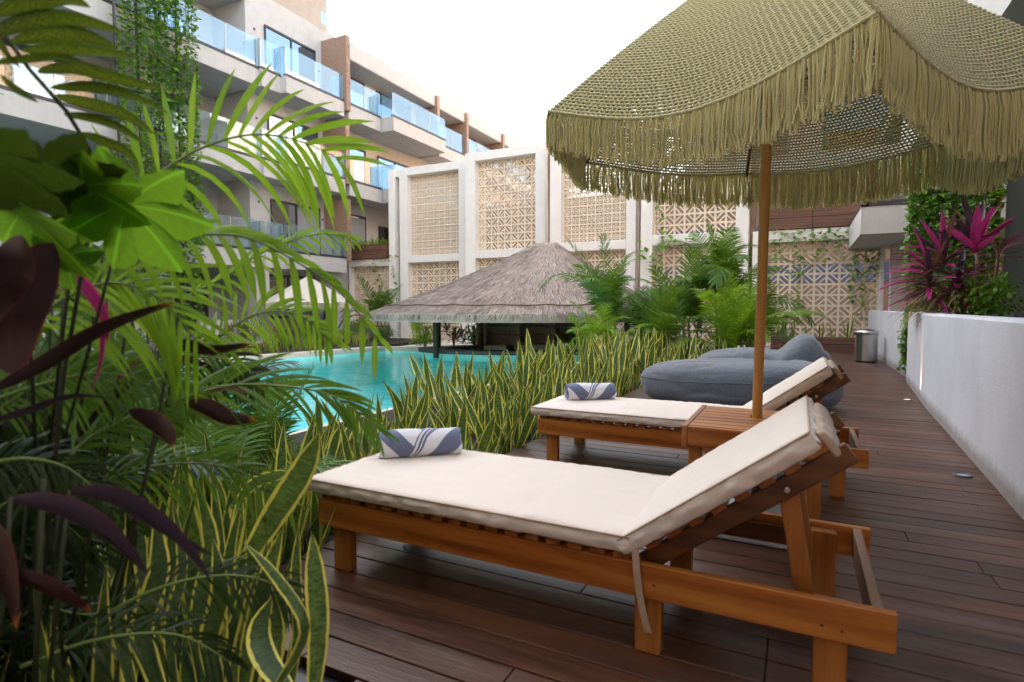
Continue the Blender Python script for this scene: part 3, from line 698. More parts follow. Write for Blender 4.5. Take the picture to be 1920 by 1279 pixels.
# ---------------------------------------------------------------- lounger (local frame: origin at near left rail corner)
def make_lounger():
    r = empty('sun_lounger', (-1.87, 1.82, 0)); L, W = 2.13, .70
    def b(m, name, mat, bv=.004):
        o = m.build(name, mat, r); bevel(o, bv, 2); return o
    for y in (0, W-.028):
        m = MB(); m.box(0, L, y, y+.028, .20, .315); b(m, 'side_rail', M['teak'])
    for x in (.03, L-.03):
        m = MB(); m.box(x-.028 if x > 1 else x-.03, x if x > 1 else x-.002, .0285, W-.0285, .205, .312); b(m, 'end_rail', M['teakgrey'])
    m = MB(); m.box(L-.001, L+.001, .001, .002, .2, .201)
    for x in (.06, 1.40, L-.20):
        for y in (.030, W-.078):
            m = MB(); m.box(x, x+.088, y-.0005, y+.048, 0, .296 if x < 2 else .31); b(m, 'leg', M['teakz'])
    for x in (.045, .09, .13, 1.42, 1.47, L-.18, L-.13):
        m = MB(); z = .235+.04*((x*37) % 1); m.tube([V((x, -.0015, z)), V((x, .002, z))], .005, 8); m.build('screw', M['post'], r)
    m = MB(); m.box(0.07, 1.42, .031, .055, .285, .318); m.box(0.07, 1.42, W-.055, W-.031, .285, .318); b(m, 'slat_support', M['teak'], .002)
    m = MB(); x = .02
    while x < 1.36:
        m.box(x, x+.052, .004, W-.004, .3165, .336); x += .082
    b(m, 'seat_slats', M['teaky'], .003)
    # backrest frame: hinge at (1.42, .325), angle
    A = radians(37); c, s = cos(A), sin(A)
    def bp(u, v): return V((1.41+u*c-v*s, 0, .325+u*s+v*c))
    for y in (.07, W-.07):
        m = MB(); p, q = bp(-.02, -.035), bp(.73, -.035); p.y = q.y = y; m.beam(p, q, .028, .062); b(m, 'backrest_rail', M['teakdark'])
    m = MB(); u = .06
    while u < .63:
        p, q = bp(u, .005), bp(u, .005); p.y = .04; q.y = W-.04; m.beam(p, q, .05, .018, up=V((-s, 0, c))); u += .085
    b(m, 'backrest_slats', M['teaky'], .003)
    for y in (.105, W-.105):
        m = MB(); p = bp(.52, -.04); p.y = y; q = V((1.92, y, .19)); m.beam(p, q, .026, .055); b(m, 'prop', M['teakz'])
    m = MB(); p = bp(.52, -.04); m.tube([V((p.x, .045, p.z)), V((p.x, .056, p.z))], .009, 12); b(m, 'bolt', M['metal'], .002)
    m = MB(); m.tube([V((1.92, .06, .20)), V((1.92, W-.06, .20))], .014, 10); b(m, 'prop_bar', M['teaky'], .002)
    for y in (.032, W-.054):
        m = MB(); m.box(1.50, L-.21, y, y+.022, .215, .285); b(m, 'notched_rail', M['teakdark'], .004)
    # cushions
    def cushion(pt, U0, U1, wv, name, hood=False):
        NU, NV = 70, 34; T = .072; m = MB(); vs = []; idx = {}
        def ins(a, lo, hi, rad):   # rounding of edges
            return min(1, min(a-lo, hi-a)/rad)
        def P(u, v, side):
            e = min(1, min(u-U0, U1-u)/.03); f = min(1, min(v, wv-v)/.03); k = sqrt(max(0, 1-(1-e)**2))*sqrt(max(0, 1-(1-f)**2))
            wr = .006*noise.noise(V((u*5, v*5, 3)))+.0035*noise.noise(V((u*22, v*5, 1)))+.003*noise.noise(V((u*4, v*24, 7))); ed = min(u-U0, U1-u, v, wv-v); wr += .006*noise.noise(V((u*34, v*34, 5)))*math.exp(-ed/.05)
            crown = .008*sin(pi*(u-U0)/(U1-U0))*sin(pi*v/wv)
            if side: return pt(u, v, .072*.55+(T*.45+crown)*(.62+.38*k)+wr)
            return pt(u, v, .004+.01*(1-k)+wr*.5)
        us = [U0, U0+.006, U0+.018]+[U0+.03+(U1-U0-.06)*i/NU for i in range(NU+1)]+[U1-.018, U1-.006, U1]
        vv = [0, .006, .018]+[.03+(wv-.06)*i/NV for i in range(NV+1)]+[wv-.018, wv-.006, wv]
        nu, nv = len(us), len(vv)
        for side in (0, 1):
            for u in us:
                for v in vv: vs.append(P(u, v, side))
        fs = []
        for side in (0, 1):
            o_ = side*nu*nv
            for i in range(nu-1):
                for j in range(nv-1):
                    q = (o_+i*nv+j, o_+(i+1)*nv+j, o_+(i+1)*nv+j+1, o_+i*nv+j+1); fs.append(q if side else q[::-1])
        def wall(path):
            mids = []
            for k in range(1, 4):
                row = []
                for (i, j, ou, ov) in path:
                    a = vs[i*nv+j]; b_ = vs[nu*nv+i*nv+j]; t = k/4
                    bulge = .009*sin(pi*t)*(.7+1.6*noise.noise(V((us[i]*14, vv[j]*14, t*2.5))))
                    base = a.lerp(b_, t); off = pt(us[i]+ou*bulge, vv[j]+ov*bulge, 0)-pt(us[i], vv[j], 0)
                    row.append(len(vs)); vs.append(base+off)
                mids.append(row)
            rows = [[i*nv+j for (i, j, _, _) in path]]+mids+[[nu*nv+i*nv+j for (i, j, _, _) in path]]
            for a, b_ in zip(rows[:-1], rows[1:]):
                for k in range(len(path)-1): fs.append((a[k], a[k+1], b_[k+1], b_[k]))
        wall([(i, 0, 0, -1) for i in range(nu)]); wall([(nu-1, j, 1, 0) for j in range(nv)])
        wall([(i, nv-1, 0, 1) for i in range(nu-1, -1, -1)]); wall([(0, j, -1, 0) for j in range(nv-1, -1, -1)])
        m.add(vs, fs); o = m.build(name, M['cushion'], r, smooth=True)
        m = MB()
        for z in (.068, ):
            pts = [pt(u, -.003, z) for u in us[1:-1]]+[pt(U1+.002, v, z) for v in vv[1:-1]]+[pt(u, wv+.003, z) for u in us[-2:0:-1]]+[pt(U0-.002, v, z) for v in vv[-2:0:-1]]
            pts.append(pts[0]); m.tube([p+V((0,0,-.004)) for p in pts], .0036, 6, cap=False)
        m.build('piping', M['piping'], o, smooth=True)
        return o
    c1 = cushion(lambda u, v, w_: V((u, v-.02, .338+w_)), -.045, 1.395, W+.04, 'seat_cushion')
    def bpt(u, v, w_):
        p = bp(u, .018+w_); p.y = v-.02; return p
    c2 = cushion(bpt, -.015, .68, W+.04, 'back_cushion')
    # hood flap over the backrest top and strap
    m = MB(); nn = 14; prof = [(.683, .060), (.704, .054), (.712, .02), (.708, -.028), (.686, -.030), (.684, .0)]; vs = []
    for j in range(nn+1):
        yy = .05+(W-.10)*j/nn
        for (u, v) in prof:
            p = bp(u+.003*sin(j*1.9+v*40), v+.004*sin(j*1.3)); p.y = yy; vs.append(p)
    K = len(prof); fs = [(j*K+k, (j+1)*K+k, (j+1)*K+(k+1) % K, j*K+(k+1) % K) for j in range(nn) for k in range(K)]+[tuple(range(K)), tuple(nn*K+k for k in range(K-1, -1, -1))]
    m.add(vs, fs); o = m.build('backrest_flap', M['piping'], r); bevel(o, .008, 3)
    m = MB(); m.ribbon([V((1.415, -.026, .37)), V((1.422, -.034, .30)), V((1.43, -.034, .24)), V((1.445, -.036, .17)), V((1.462, -.034, .11))], [V((1, 0, 0))]*5, [.011]*5, 0); o = m.build('tie_strap', M['piping'], r)
    sm = o.modifiers.new('s', 'SOLIDIFY'); sm.thickness = .004
    return r
lg = make_lounger(); tag(lg, 'large nearest wooden sun lounger with raised back, in the foreground', 'sun lounger', 'sun loungers on either side of the umbrella table')
dup(lg, (-1.745, 3.90, 0), label='farther wooden sun lounger behind the slatted umbrella table, beside the grey beanbags')
# ---------------------------------------------------------------- table + umbrella base
r = tag(empty('side_table', (-.20, 3.28, 0)), 'square slatted wooden table pierced by the umbrella pole, between the loungers', 'table')
X0, X1, Y0, Y1, ZT = -.32, .34, -.33, .35, .555
def tb(m, name, mat, bv=.003): return bevel(m.build(name, mat, r), bv, 2)
m = MB(); m.box(X0+.028, X1-.028, Y0, Y0+.026, ZT-.105, ZT-.002); tb(m, 'apron', M['teak']); m = MB(); m.box(X0+.028, X1-.028, Y1-.026, Y1, ZT-.105, ZT-.002); tb(m, 'apron', M['teak'])
m = MB(); m.box(X0, X0+.0275, Y0-.002, Y1+.002, ZT-.108, ZT+.001); tb(m, 'apron', M['teaky']); m = MB(); m.box(X1-.0275, X1, Y0-.002, Y1+.002, ZT-.108, ZT+.001); tb(m, 'apron', M['teaky'])
for x in (X0+.03, X1-.09):
    for y in (Y0+.027, Y1-.085):
        m = MB(); m.box(x, x+.06, y, y+.058, 0, ZT-.022); tb(m, 'leg', M['teakz'])
m = MB(); n = 7; wd = (Y1-Y0-.06)/n
for k in range(n):
    a = Y0+.030+k*wd; b_ = a+wd-.012
    if a < .115 and b_ > .045: m.box(X0+.03, -.028, a, b_, ZT-.02, ZT); m.box(.028, X1-.03, a, b_, ZT-.02, ZT)
    else: m.box(X0+.03, X1-.03, a, b_, ZT-.02, ZT)
tb(m, 'top_slats', M['teak'])
# umbrella
UC = V((-.195, 3.36, 0)); UR, ZR, ZA = 1.20, 2.115, 3.02
um = tag(empty('garden_umbrella', UC), 'big khaki crocheted garden umbrella with long fringe over the loungers', 'umbrella')
m = MB(); m.box(-.45, .30, -.42, .45, 0.002, .10); o = bevel(m.build('concrete_base', M['concrete'], um), .012)
m = MB(); m.tube([(0, 0, .1), (0, 0, .5), (.008, 0, 1.2), (.015, 0, 2.2), (.02, 0, ZA-.02)], [.026]*5, 20); m.build('pole', M['pole'], um, smooth=True)
m = MB(); m.tube([(0, 0, .1), (0, 0, .3)], .036, 16); m.build('base_tube', M['dark'], um, smooth=True)
A0 = radians(43); CX0 = V((.06, 0, 0))
def rim(i): a = A0+i*pi/3; return V((UR*cos(a), UR*sin(a), ZR))+CX0
CR = [(.715, 4.183), (-.368, 4.495), (-1.302, 3.66), (-1.135, 2.655), (.20, 2.27), (1.02, 3.10)]
RI = [V((a-UC.x, b_-UC.y, ZR)) for a, b_ in CR]; RI.append(RI[0])
SAG = [.05, .035, .06, .130, .14, .12]; FRL = [(.23, .21), (.20, .16), (.15, .15), (.15, .235), (.225, .22), (.22, .22)]
def zr_(rho): return ZR+(ZA-ZR)*(1-rho**1.18)
def cano(i, t, rho):
    a, b_ = RI[i % 6], RI[(i+1) % 6]; s = sin(pi*t)
    p = a.lerp(b_, t); q = V((0, p.y*rho, 0))
    q.x = CX0.x*1.0+(p.x-CX0.x)*rho; q.z = zr_(rho)-SAG[i % 6]*s*rho**2.2 - .02*s*rho
    k = 1-.05*s*rho; q.x = CX0.x+(q.x-CX0.x)*k; q.y *= k
    return q
ry = random.Random(11); m = MB(); R = 74
def jit(p, a): return p+V((ry.uniform(-a, a), ry.uniform(-a, a), ry.uniform(-a, a)))
for i in range(6):
    rows = []
    for k in range(3, R+1):
        rho = k/R; nc = max(2, round(54*rho)); pts = []
        for j in range(nc*2+1):
            p = cano(i, j/(nc*2), rho-(.0016 if j % 2 else 0)); pts.append(jit(p, .0009))
        m.tube(pts, .0072 if k < R else .010, 5, cap=False); rows.append((rho, nc))
    for (r0, n0), (r1, n1) in zip(rows[:-1], rows[1:]):
        for j in range(n1):
            t = (j+.5)/n1; p = cano(i, t, r0); q = cano(i, min(1, t+.10/n1), r1)
            mid = (p+q)/2+V((0, 0, .003)); m.tube([jit(p, .001), mid, jit(q, .001)], .0052, 4, cap=False)
m.build('crochet_canopy', M['yarn'], um, smooth=True)
m = MB()
for i in range(6):
    for j in range(430):
        t = (j+ry.random())/430; p = cano(i, t, 1.0); L = FRL[i][0]+(FRL[i][1]-FRL[i][0])*t+.03*ry.random()+.012*sin(j*.23+i)
        out = V((p.x-CX0.x, p.y, 0)).normalized(); lay = ry.uniform(-.010, .014)
        a1, a2 = ry.uniform(-.011, .011), ry.uniform(-.014, .014); tg = V((-out.y, out.x, 0)); cl = .007*sin(t*95+i*2+sin(t*31)*2)
        pts = [p+out*(lay*.4), p+out*(lay+.006)+V((0, 0, -L*.3))+tg*(a1*.5+cl*.3), p+out*(lay+.003)+V((0, 0, -L*.65))+tg*(a1+cl*.8), p+out*lay*1.5+V((0, 0, -L))+tg*(a2+cl*1.3)]
        m.tube(pts, [.0028, .0032, .0034, .0042], 3, cap=False)
m.build('fringe', M['fringe'], um, smooth=True)
for i in range(6):
    m = MB(); pts = [cano(i, 0, k/10)-V((0, 0, .018)) for k in range(1, 11)]; m.tube(pts, .0085, 6); rb_ = m.build('rib', M['post'], um, smooth=True)
    m = MB(); e = cano(i, 0, .55)-V((0, 0, .02)); m.tube([V((.02+.04*cos(A0+i*pi/3), .04*sin(A0+i*pi/3), 2.30)), e], .007, 6); m.build('strut', M['post'], rb_, smooth=True)
m = MB(); m.lathe([(0, 2.26), (.05, 2.26), (.055, 2.29), (.05, 2.33), (0, 2.33)], (.015, 0, 0), 16); m.build('hub', M['post'], um)
# ---------------------------------------------------------------- rolled towels
def make_towel():
    m = MB(); NU, NVt = 220, 260; Rr = .079; Lh = .200; vs = []; col = []
    W_, B_ = (.86, .85, .90), (.16, .19, .30)
    def c_at(u, th):    # u along -1..1, th around 0..2pi (camera side ~ top/front)
        x = u*Lh; y = th*Rr
        ln = x-(.045+.5*(y-.20))        # diagonal edge of the outer flap
        if ln < 0:
            if ln > -.012: return W_
            if ln > -.020: return B_
            s = (x+.75*y+.10) % .235
            return B_ if s < .115 else W_
        if ln < .012: return B_
        if ln < .018: return W_
        if ln < .03: return B_
        s = (x-.8*y+.06) % .20
        return W_ if s < .085 else B_
    for i in range(NU+1):
        u = -1+2*i/NU; e = max(0, (abs(u)-.86)/.14); sh = 1-.10*e*e
        for j in range(NVt):
            th = 2*pi*j/NVt; x = u*Lh; y = th*Rr; ln = x-(.045+.5*(y-.20))
            rr_ = Rr*sh*(1+.035*noise.noise(V((u*2.5, cos(th)*1.2, sin(th)*1.2)))) + (.0045 if ln < 0 else 0)
            a = pi*1.28-th                     # start low on the near side
            zz = sin(a)*rr_*.93
            if zz < -.060: zz = -.060-(abs(zz)-.060)*.25
            vs.append(V((x+.004*sin(th*3), -cos(a)*rr_*-1.0*1.04, zz+.066))); col.append(c_at(u, th))
    fs = [(i*NVt+j, i*NVt+(j+1) % NVt, (i+1)*NVt+(j+1) % NVt, (i+1)*NVt+j) for i in range(NU) for j in range(NVt)]
    m.add(vs, fs)
    for s in (-1, 1):   # spiral rolled ends
        base = len(m.v); n = 150; turns = 3.6; cv = []
        for k in range(n+1):
            t = k/n; a = 2*pi*turns*t; r0 = Rr*(.06+.94*t*.97)
            for dx, dr in ((.0, 0), (.0, -.0085)):
                rr_ = max(.001, (r0+dr)); x = s*(Lh-.002+.012*sin(t*6)*(1-t)); cv.append(V((x-(0 if dr == 0 else s*.010), cos(a)*rr_, sin(a)*rr_*.93+.066)))
        m.add(cv, [(2*k, 2*k+1, 2*k+3, 2*k+2) for k in range(n)]); col += [(.62, .63, .70) if (k//2) % 34 < 17 else (.25, .28, .38) for k in range(2*(n+1))]
    m.col = col
    return m
r = make_towel().build('rolled_towel', M['towel'], smooth=True); tm = r.data
r.location = (-1.685, 2.325, .413); r.rotation_euler = (0, 0, radians(41)); r.scale = (1.0, .92, .92)
tag(r, 'rolled white and blue striped towel on the nearest lounger', 'towel', 'rolled striped towels on the loungers')
r2 = r.copy(); COL.objects.link(r2); r2.location = (-1.50, 4.385, .412); r2.rotation_euler = (0, 0, radians(38)); r2['label'] = 'rolled white and blue striped towel on the farther lounger'
# ---------------------------------------------------------------- beanbags
def beanbag(name, label, c, rx, ry_, h, rz, hump, seed):
    m = MB(); NU, NV_ = 96, 48; vs = []
    for i in range(NU):
        a = 2*pi*i/NU
        for j in range(NV_+1):
            b_ = -pi/2+pi*j/NV_
            cb = max(0.0, cos(b_))**(.50 if b_ > 0 else .28); x = rx*cb*math.copysign(abs(cos(a))**.82, cos(a)); y = ry_*cb*math.copysign(abs(sin(a))**.82, sin(a))
            zz = math.copysign(abs(sin(b_))**.75, sin(b_)); z = h*.5*(zz+1)
            X = x/rx; prof = 1+hump*math.exp(-((X-.62)/.27)**2)-.05*max(0, -X)**2.2-.10*math.exp(-((X-.22)/.12)**2)*(hump > .2)
            up = max(0, zz)
            z = z*(1+(prof-1)*(z/h)) 
            p = V((x, y, z)); q = p*1.7+V((seed, 0, 0))
            nn = noise.noise(q)*.03-.028*max(0, 1-abs(noise.noise(q*1.35+V((9, 2, 0))))*7)*(1-.3*abs(zz))-.012*max(0, 1-abs(noise.noise(p*5.5+V((seed, 3, 0))))*6)
            fold = .014*sin((x*9+y*4)+3*noise.noise(q))*math.exp(-((X-.3)/.3)**2)
            p += V((x/rx, y/ry_, .8)).normalized()*(nn+fold)*cb**.5 if j > 2 else V((0,0,0))
            p.z = max(p.z, .004); vs.append(p)
    fs = [(i*(NV_+1)+j, ((i+1) % NU)*(NV_+1)+j, ((i+1) % NU)*(NV_+1)+j+1, i*(NV_+1)+j+1) for i in range(NU) for j in range(NV_)]
    m.add(vs, fs); r = empty(name, c, rz); o = m.build('cover', M['beanbag'], r, smooth=True)
    m = MB()
    seam = [vs[i*(NV_+1)+int(NV_*.56)]*1.004 for i in range(NU)]; seam.append(seam[0]); m.tube(seam, .005, 5, cap=False); m.build('seam', M['bluebag'], r, smooth=True)
    return tag(r, label, 'beanbag')
beanbag('beanbag', 'heather grey beanbag lying right behind the farther lounger', (-.66, 7.25, 0), 1.12, .58, .53, radians(2), .05, 2)
beanbag('beanbag', 'heather grey beanbag with a raised creased end, the rearmost of the two', (-.46, 8.65, 0), .90, .56, .58, radians(4), .45, 9)
# ---------------------------------------------------------------- bin
r = tag(empty('litter_bin', (1.27, 14.1, 0)), 'brushed steel litter bin with a domed lid at the end of the deck', 'bin')
m = MB(); m.lathe([(0, .04), (.205, .04), (.205, .585), (.19, .59)], n=40); m.build('body', M['metal'], r, smooth=False)
m = MB(); m.lathe([(0, .002), (.195, .002), (.195, .042), (.1, .045)], n=40); m.build('base', M['blackp'], r)
m = MB(); m.lathe([(.21, .588), (.222, .592), (.222, .64), (.21, .66), (.15, .69), (.05, .702), (0, .703)], n=40); m.build('lid', M['metal'], r, smooth=True)
m = MB(); m.tube([(-.235, -.04, .60), (-.235, -.09, .60)], .022, 8); m.beam((-.24, -.02, .615), (-.10, -.20, .615), .02, .03); m.build('handle', M['blackp'], r)
# ---------------------------------------------------------------- ground lights
def glight(px, py, label, lit=False, rr_=.055):
    p = on(px, py, 2, .002); r = tag(empty('ground_light', (p.x, p.y, .002)), label, 'ground light', 'round lights set into the deck along the wall')
    m = MB(); m.lathe([(rr_*.72, .004), (rr_*.76, .010), (rr_, .008), (rr_+.002, .0)], n=28); m.build('rim', M['dark'], r, smooth=True)
    m = MB(); m.lathe([(0, .005), (rr_*.72, .005)], n=28); m.build('lens', M['lamplit'] if lit else M['lampglass'], r)
    return p
glight(1805, 892, 'unlit dark round deck light nearest the camera, beside the curved wall')
p = glight(1701, 750, 'lit round deck light that casts a warm streak on the curved wall', True)
glight(1644, 687, 'small round deck light in front of the steel bin')
lp = bpy.data.lights.new('spot', 'SPOT'); lp.energy = 5; lp.color = (1, .62, .32); lp.spot_size = radians(34); lp.spot_blend = .8; lp.shadow_soft_size = .03
lo = bpy.data.objects.new('deck_light_glow', lp); COL.objects.link(lo); lo.location = (p.x+.06, p.y, .03); lo.rotation_euler = V((-.25, 0, -1)).to_track_quat('Z', 'Y').to_euler()
# ---------------------------------------------------------------- far terrace umbrella, beanbag, laundry
c = on(578, 548, 0, -16.9); 
r = tag(empty('terrace_umbrella', (c.x, c.y, TZ)), 'cream fringed umbrella on the hotel terrace beyond the pool', 'umbrella')
m = MB(); vs = [V((0, 0, 2.62))]; NN = 8
for i in range(NN*6):
    a = 2*pi*i/(NN*6); f = (i % 6)/6; sg = .06*sin(pi*f); vs.append(V((1.62*(1-sg*.6)*cos(a), 1.62*(1-sg*.6)*sin(a), 1.62-sg)))
m.add(vs, [(0, 1+i, 1+(i+1) % (NN*6)) for i in range(NN*6)]); m.build('canopy', M['whiteumb'], r)
m = MB()
for i in range(700):
    a = random.uniform(0, 2*pi); f = (a/(2*pi)*NN) % 1; sg = .06*sin(pi*f); q = V((1.62*(1-sg*.6)*cos(a), 1.62*(1-sg*.6)*sin(a), 1.62-sg)); m.tube([q, q+V((random.uniform(-.02,.02), random.uniform(-.02,.02), -.2))], .008, 3, cap=False)
m.build('fringe', M['whiteumb'], r)
m = MB(); m.tube([(0, 0, 0), (0, 0, 2.6)], .03, 10); m.build('pole', M['pole'], r)
beanbag('beanbag', 'blue beanbag on the terrace beyond the pool, under the cream umbrella', (c.x+1.2, c.y+1.6, -.2), .75, .5, .62, .4, .05, 5)
q = on(898, 283, 0, -18.15)
r = tag(empty('drying_rack', (q.x, q.y, 10.2)), 'small rack with pink and blue cloths on the top floor balcony', 'drying rack')
m = MB(); m.tube([(0, -.5, .72), (0, .5, .72)], .012, 6); m.tube([(0, -.5, .72), (0, -.5, 0)], .012, 6); m.tube([(0, .5, .72), (0, .5, 0)], .012, 6); m.tube([(.15, -.5, .78), (.15, .5, .70)], .01, 6); m.build('frame', M['metal'], r)
def cloth(y0, y1, z0, mat, lab):
    m = MB(); pts = []; n = 10
    vs = [V((.03*sin(i*1.3)+.02*k, y0+(y1-y0)*i/n, z0+(.74-z0)*k/4+(.03*sin(i) if k == 0 else 0))) for k in range(5) for i in range(n+1)]
    m.add(vs, [(k*(n+1)+i, k*(n+1)+i+1, (k+1)*(n+1)+i+1, (k+1)*(n+1)+i) for k in range(4) for i in range(n)])
    o = m.build('hanging_cloth', mat); s_ = o.modifiers.new('s', 'SOLIDIFY'); s_.thickness = .01; o.location = (q.x+.03, q.y, 10.2); tag(o, lab, 'cloth')
cloth(-.45, .15, -.05, M['pinkcloth'], 'bright pink cloth hanging on the balcony rack'); cloth(.18, .45, .1, M['bluecloth'], 'blue cloth hanging beside the pink one on the balcony rack')
# ---------------------------------------------------------------- plants
rp = random.Random(21)
def upleaf_clump(n, hmin, hmax, w, lean, rad, mat, name, seg=9):
    m = MB()
    for k in range(n):
        a = rp.uniform(0, 2*pi); r_ = rp.uniform(0, rad); L = rp.uniform(hmin, hmax); ln = rp.uniform(.03, lean)
        d = V((cos(a)*ln, sin(a)*ln, 1)); sa = rp.uniform(0, pi)
        m.leaf((cos(a)*r_, sin(a)*r_, -.02), d, L, w*rp.uniform(.75, 1.2), droop=rp.uniform(-.05, .22)*(1+ln), seg=seg, prof='sword', fold=.22, twist=rp.uniform(-1.3, 1.3), cols=(-1, -.74, 0, .74, 1), side=V((cos(sa), sin(sa), 0)), wave=.05)
    return m.build(name, mat, None, smooth=True)
def place_all(proto_fn, spots, label_fn, cat, group):
    protos = []
    for i, (x, y, z, s) in enumerate(spots):
        if len(protos) < 8: o = proto_fn(); protos.append(o)
        else: o = protos[i % 8].copy(); COL.objects.link(o)
        o.location = (x, y, z); o.rotation_euler = (0, 0, rp.uniform(0, 6.28)); o.scale = (s, s, s*rp.uniform(.9, 1.1))
        tag(o, label_fn(x, y, i), cat, group)
spots = []
y = 1.75
while y < 12.0:
    wdt = 1.55 if y < 6 else 1.9
    for k in range(2 if y < 4.2 else 3):
        x = -2.22-rp.random()*(.95 if y < 3.6 else wdt)
        if y > 8.4: x += .55
        spots.append((x, y+rp.uniform(-.12, .12), SZ, rp.uniform(.8, 1.0)*(.74 if y < 3.4 else .80 if y < 6 else 1.02 if y < 8 else 1.18)))
    spots.append((deck_left(y)-.16, y+.1, SZ, rp.uniform(.62, .9)))
    y += .27
def lab_near(x, y, i):
    return 'snake plant with yellow edged leaves between the pool and the deck'
place_all(lambda: upleaf_clump(6, .38, .90, .095, .62, .12, M['snake'], 'snake_plant'), spots, lab_near, 'snake plant', 'snake plants in the bed between the pool and the deck')
spots = [(-13.6-rp.random()*1.0, 9.6+i*.19, -.14, rp.uniform(.55, .8)) for i in range(34)]
place_all(lambda: upleaf_clump(9, .42, .75, .055, .5, .16, M['snake'], 'snake_plant', 6), spots, lambda x, y, i: 'low snake plant in the bed along the far side of the pool', 'snake plant', 'snake plants along the far side of the pool')
spots = [(-.5+i*.33, 17.6, .28, rp.uniform(.7, .95)) for i in range(6)]
place_all(lambda: upleaf_clump(6, .5, .85, .05, .25, .1, M['snake'], 'snake_plant', 6), spots, lambda x, y, i: 'snake plant in the plank planter at the end of the deck', 'snake plant', 'snake plants in the plank planter at the end of the deck')
# foreground snake plants
spots = [(-1.42, 1.12, .86), (-1.62, 1.18, .95), (-1.35, .92, .8), (-1.9, 1.15, 1.0), (-1.55, .8, .9), (-2.2, 1.2, .95), (-1.8, .85, .95), (-2.1, .8, .9), (-1.38, .62, .8), (-1.7, .45, .9), (-2.15, 1.65, .85), (-2.45, 1.5, .9)]
place_all(lambda: upleaf_clump(7, .5, .95, .075, .3, .09, M['snake'], 'snake_plant', 12), [(a, b_, SZ, s) for a, b_, s in spots], lambda x, y, i: 'tall snake plant at the near corner of the deck, left of the nearest lounger', 'snake plant', 'snake plants at the near corner of the deck')
# --- image-measured leaves for the nearest plants
def spl(ps, k=4):
    out = []
    for i in range(len(ps)-1):
        p0, p1, p2, p3 = ps[max(i-1, 0)], ps[i], ps[i+1], ps[min(i+2, len(ps)-1)]
        for j in range(k):
            t = j/k; out.append(.5*((2*p1)+(-p0+p2)*t+(2*p0-5*p1+4*p2-p3)*t*t+(-p0+3*p1-3*p2+p3)*t**3))
    out.append(ps[-1].copy()); return out
def leafpx(m, path, d0, d1, wpx, tilt=.3, fold=.25, prof='lance', cols=(-1, -.74, 0, .74, 1), mi=0, twist=0):
    n = len(path); pts = spl([atd(x, y, d0+(d1-d0)*i/(n-1)) for i, (x, y) in enumerate(path)]); N = len(pts); sides = []; ws = []
    for i, p in enumerate(pts):
        t = (pts[min(i+1, N-1)]-pts[max(i-1, 0)]).normalized(); s_ = t.cross((p-CAM).normalized()).normalized()
        sides.append(Matrix.Rotation(tilt+twist*i/N, 3, t) @ s_); f = i/(N-1); d = d0+(d1-d0)*f
        k = {'lance': (.12+.88*sin(pi*min(1, f*1.0))**.8), 'sword': (.6+.4*sin(pi*min(1, f*1.1))) * (1 if f < .7 else max(0, 1-((f-.7)/.3)**1.7)), 'broad': max(.08, sin(pi*f**.85)**.75)}[prof]
        ws.append(max(.0006, wpx*d/FPX/2*k))
    ws[-1] = .0005; m.ribbon(pts, sides, ws, fold, cols, mi)
r = tag(empty('snake_plant', atd(560, 1230, 1.6)), 'large yellow edged snake plant blades standing nearest to the lounger foot', 'snake plant')
def rel(o): o.location = -o.parent.location; return o
m = MB()
for path, d0, d1, w_, tl in (([(470, 1040), (520, 960), (570, 880), (598, 812)], 1.55, 1.5, 52, .25), ([(590, 1290), (598, 1180), (592, 1080), (585, 1000)], 1.25, 1.25, 42, .2), ([(520, 1290), (575, 1180), (520, 1080), (455, 1015)], 1.15, 1.1, 34, .9), ([(455, 1290), (470, 1190), (500, 1080), (530, 990)], 1.35, 1.3, 40, -.4), ([(545, 1290), (560, 1180), (556, 1080), (560, 985)], 1.45, 1.45, 26, .5), ([(420, 1290), (440, 1180), (430, 1060), (455, 930)], 1.5, 1.55, 30, .6), ([(380, 1290), (372, 1150), (395, 1020), (365, 900)], 1.45, 1.5, 34, -.2), ([(540, 1290), (500, 1230), (490, 1180), (510, 1120)], 1.2, 1.3, 55, .6), ([(330, 1290), (320, 1180), (345, 1060), (322, 930)], 1.4, 1.45, 30, .8), ([(300, 1290), (268, 1180), (300, 1070), (290, 960)], 1.3, 1.35, 44, .3), ([(500, 1290), (512, 1200), (498, 1110), (520, 1040)], 1.35, 1.35, 46, -.2), ([(410, 1290), (395, 1200), (415, 1110), (400, 1010)], 1.3, 1.3, 42, .4), ([(250, 1290), (230, 1200), (222, 1110), (245, 1020)], 1.25, 1.3, 38, .7), ([(440, 1060), (490, 1000), (545, 960), (560, 925)], 1.6, 1.7, 18, .9), ([(450, 935), (480, 905), (520, 892), (540, 885)], 1.7, 1.8, 24, .3)):
    leafpx(m, path, d0, d1, w_, tl, prof='sword')
rel(m.build('blades', M['snake'], r, smooth=True))
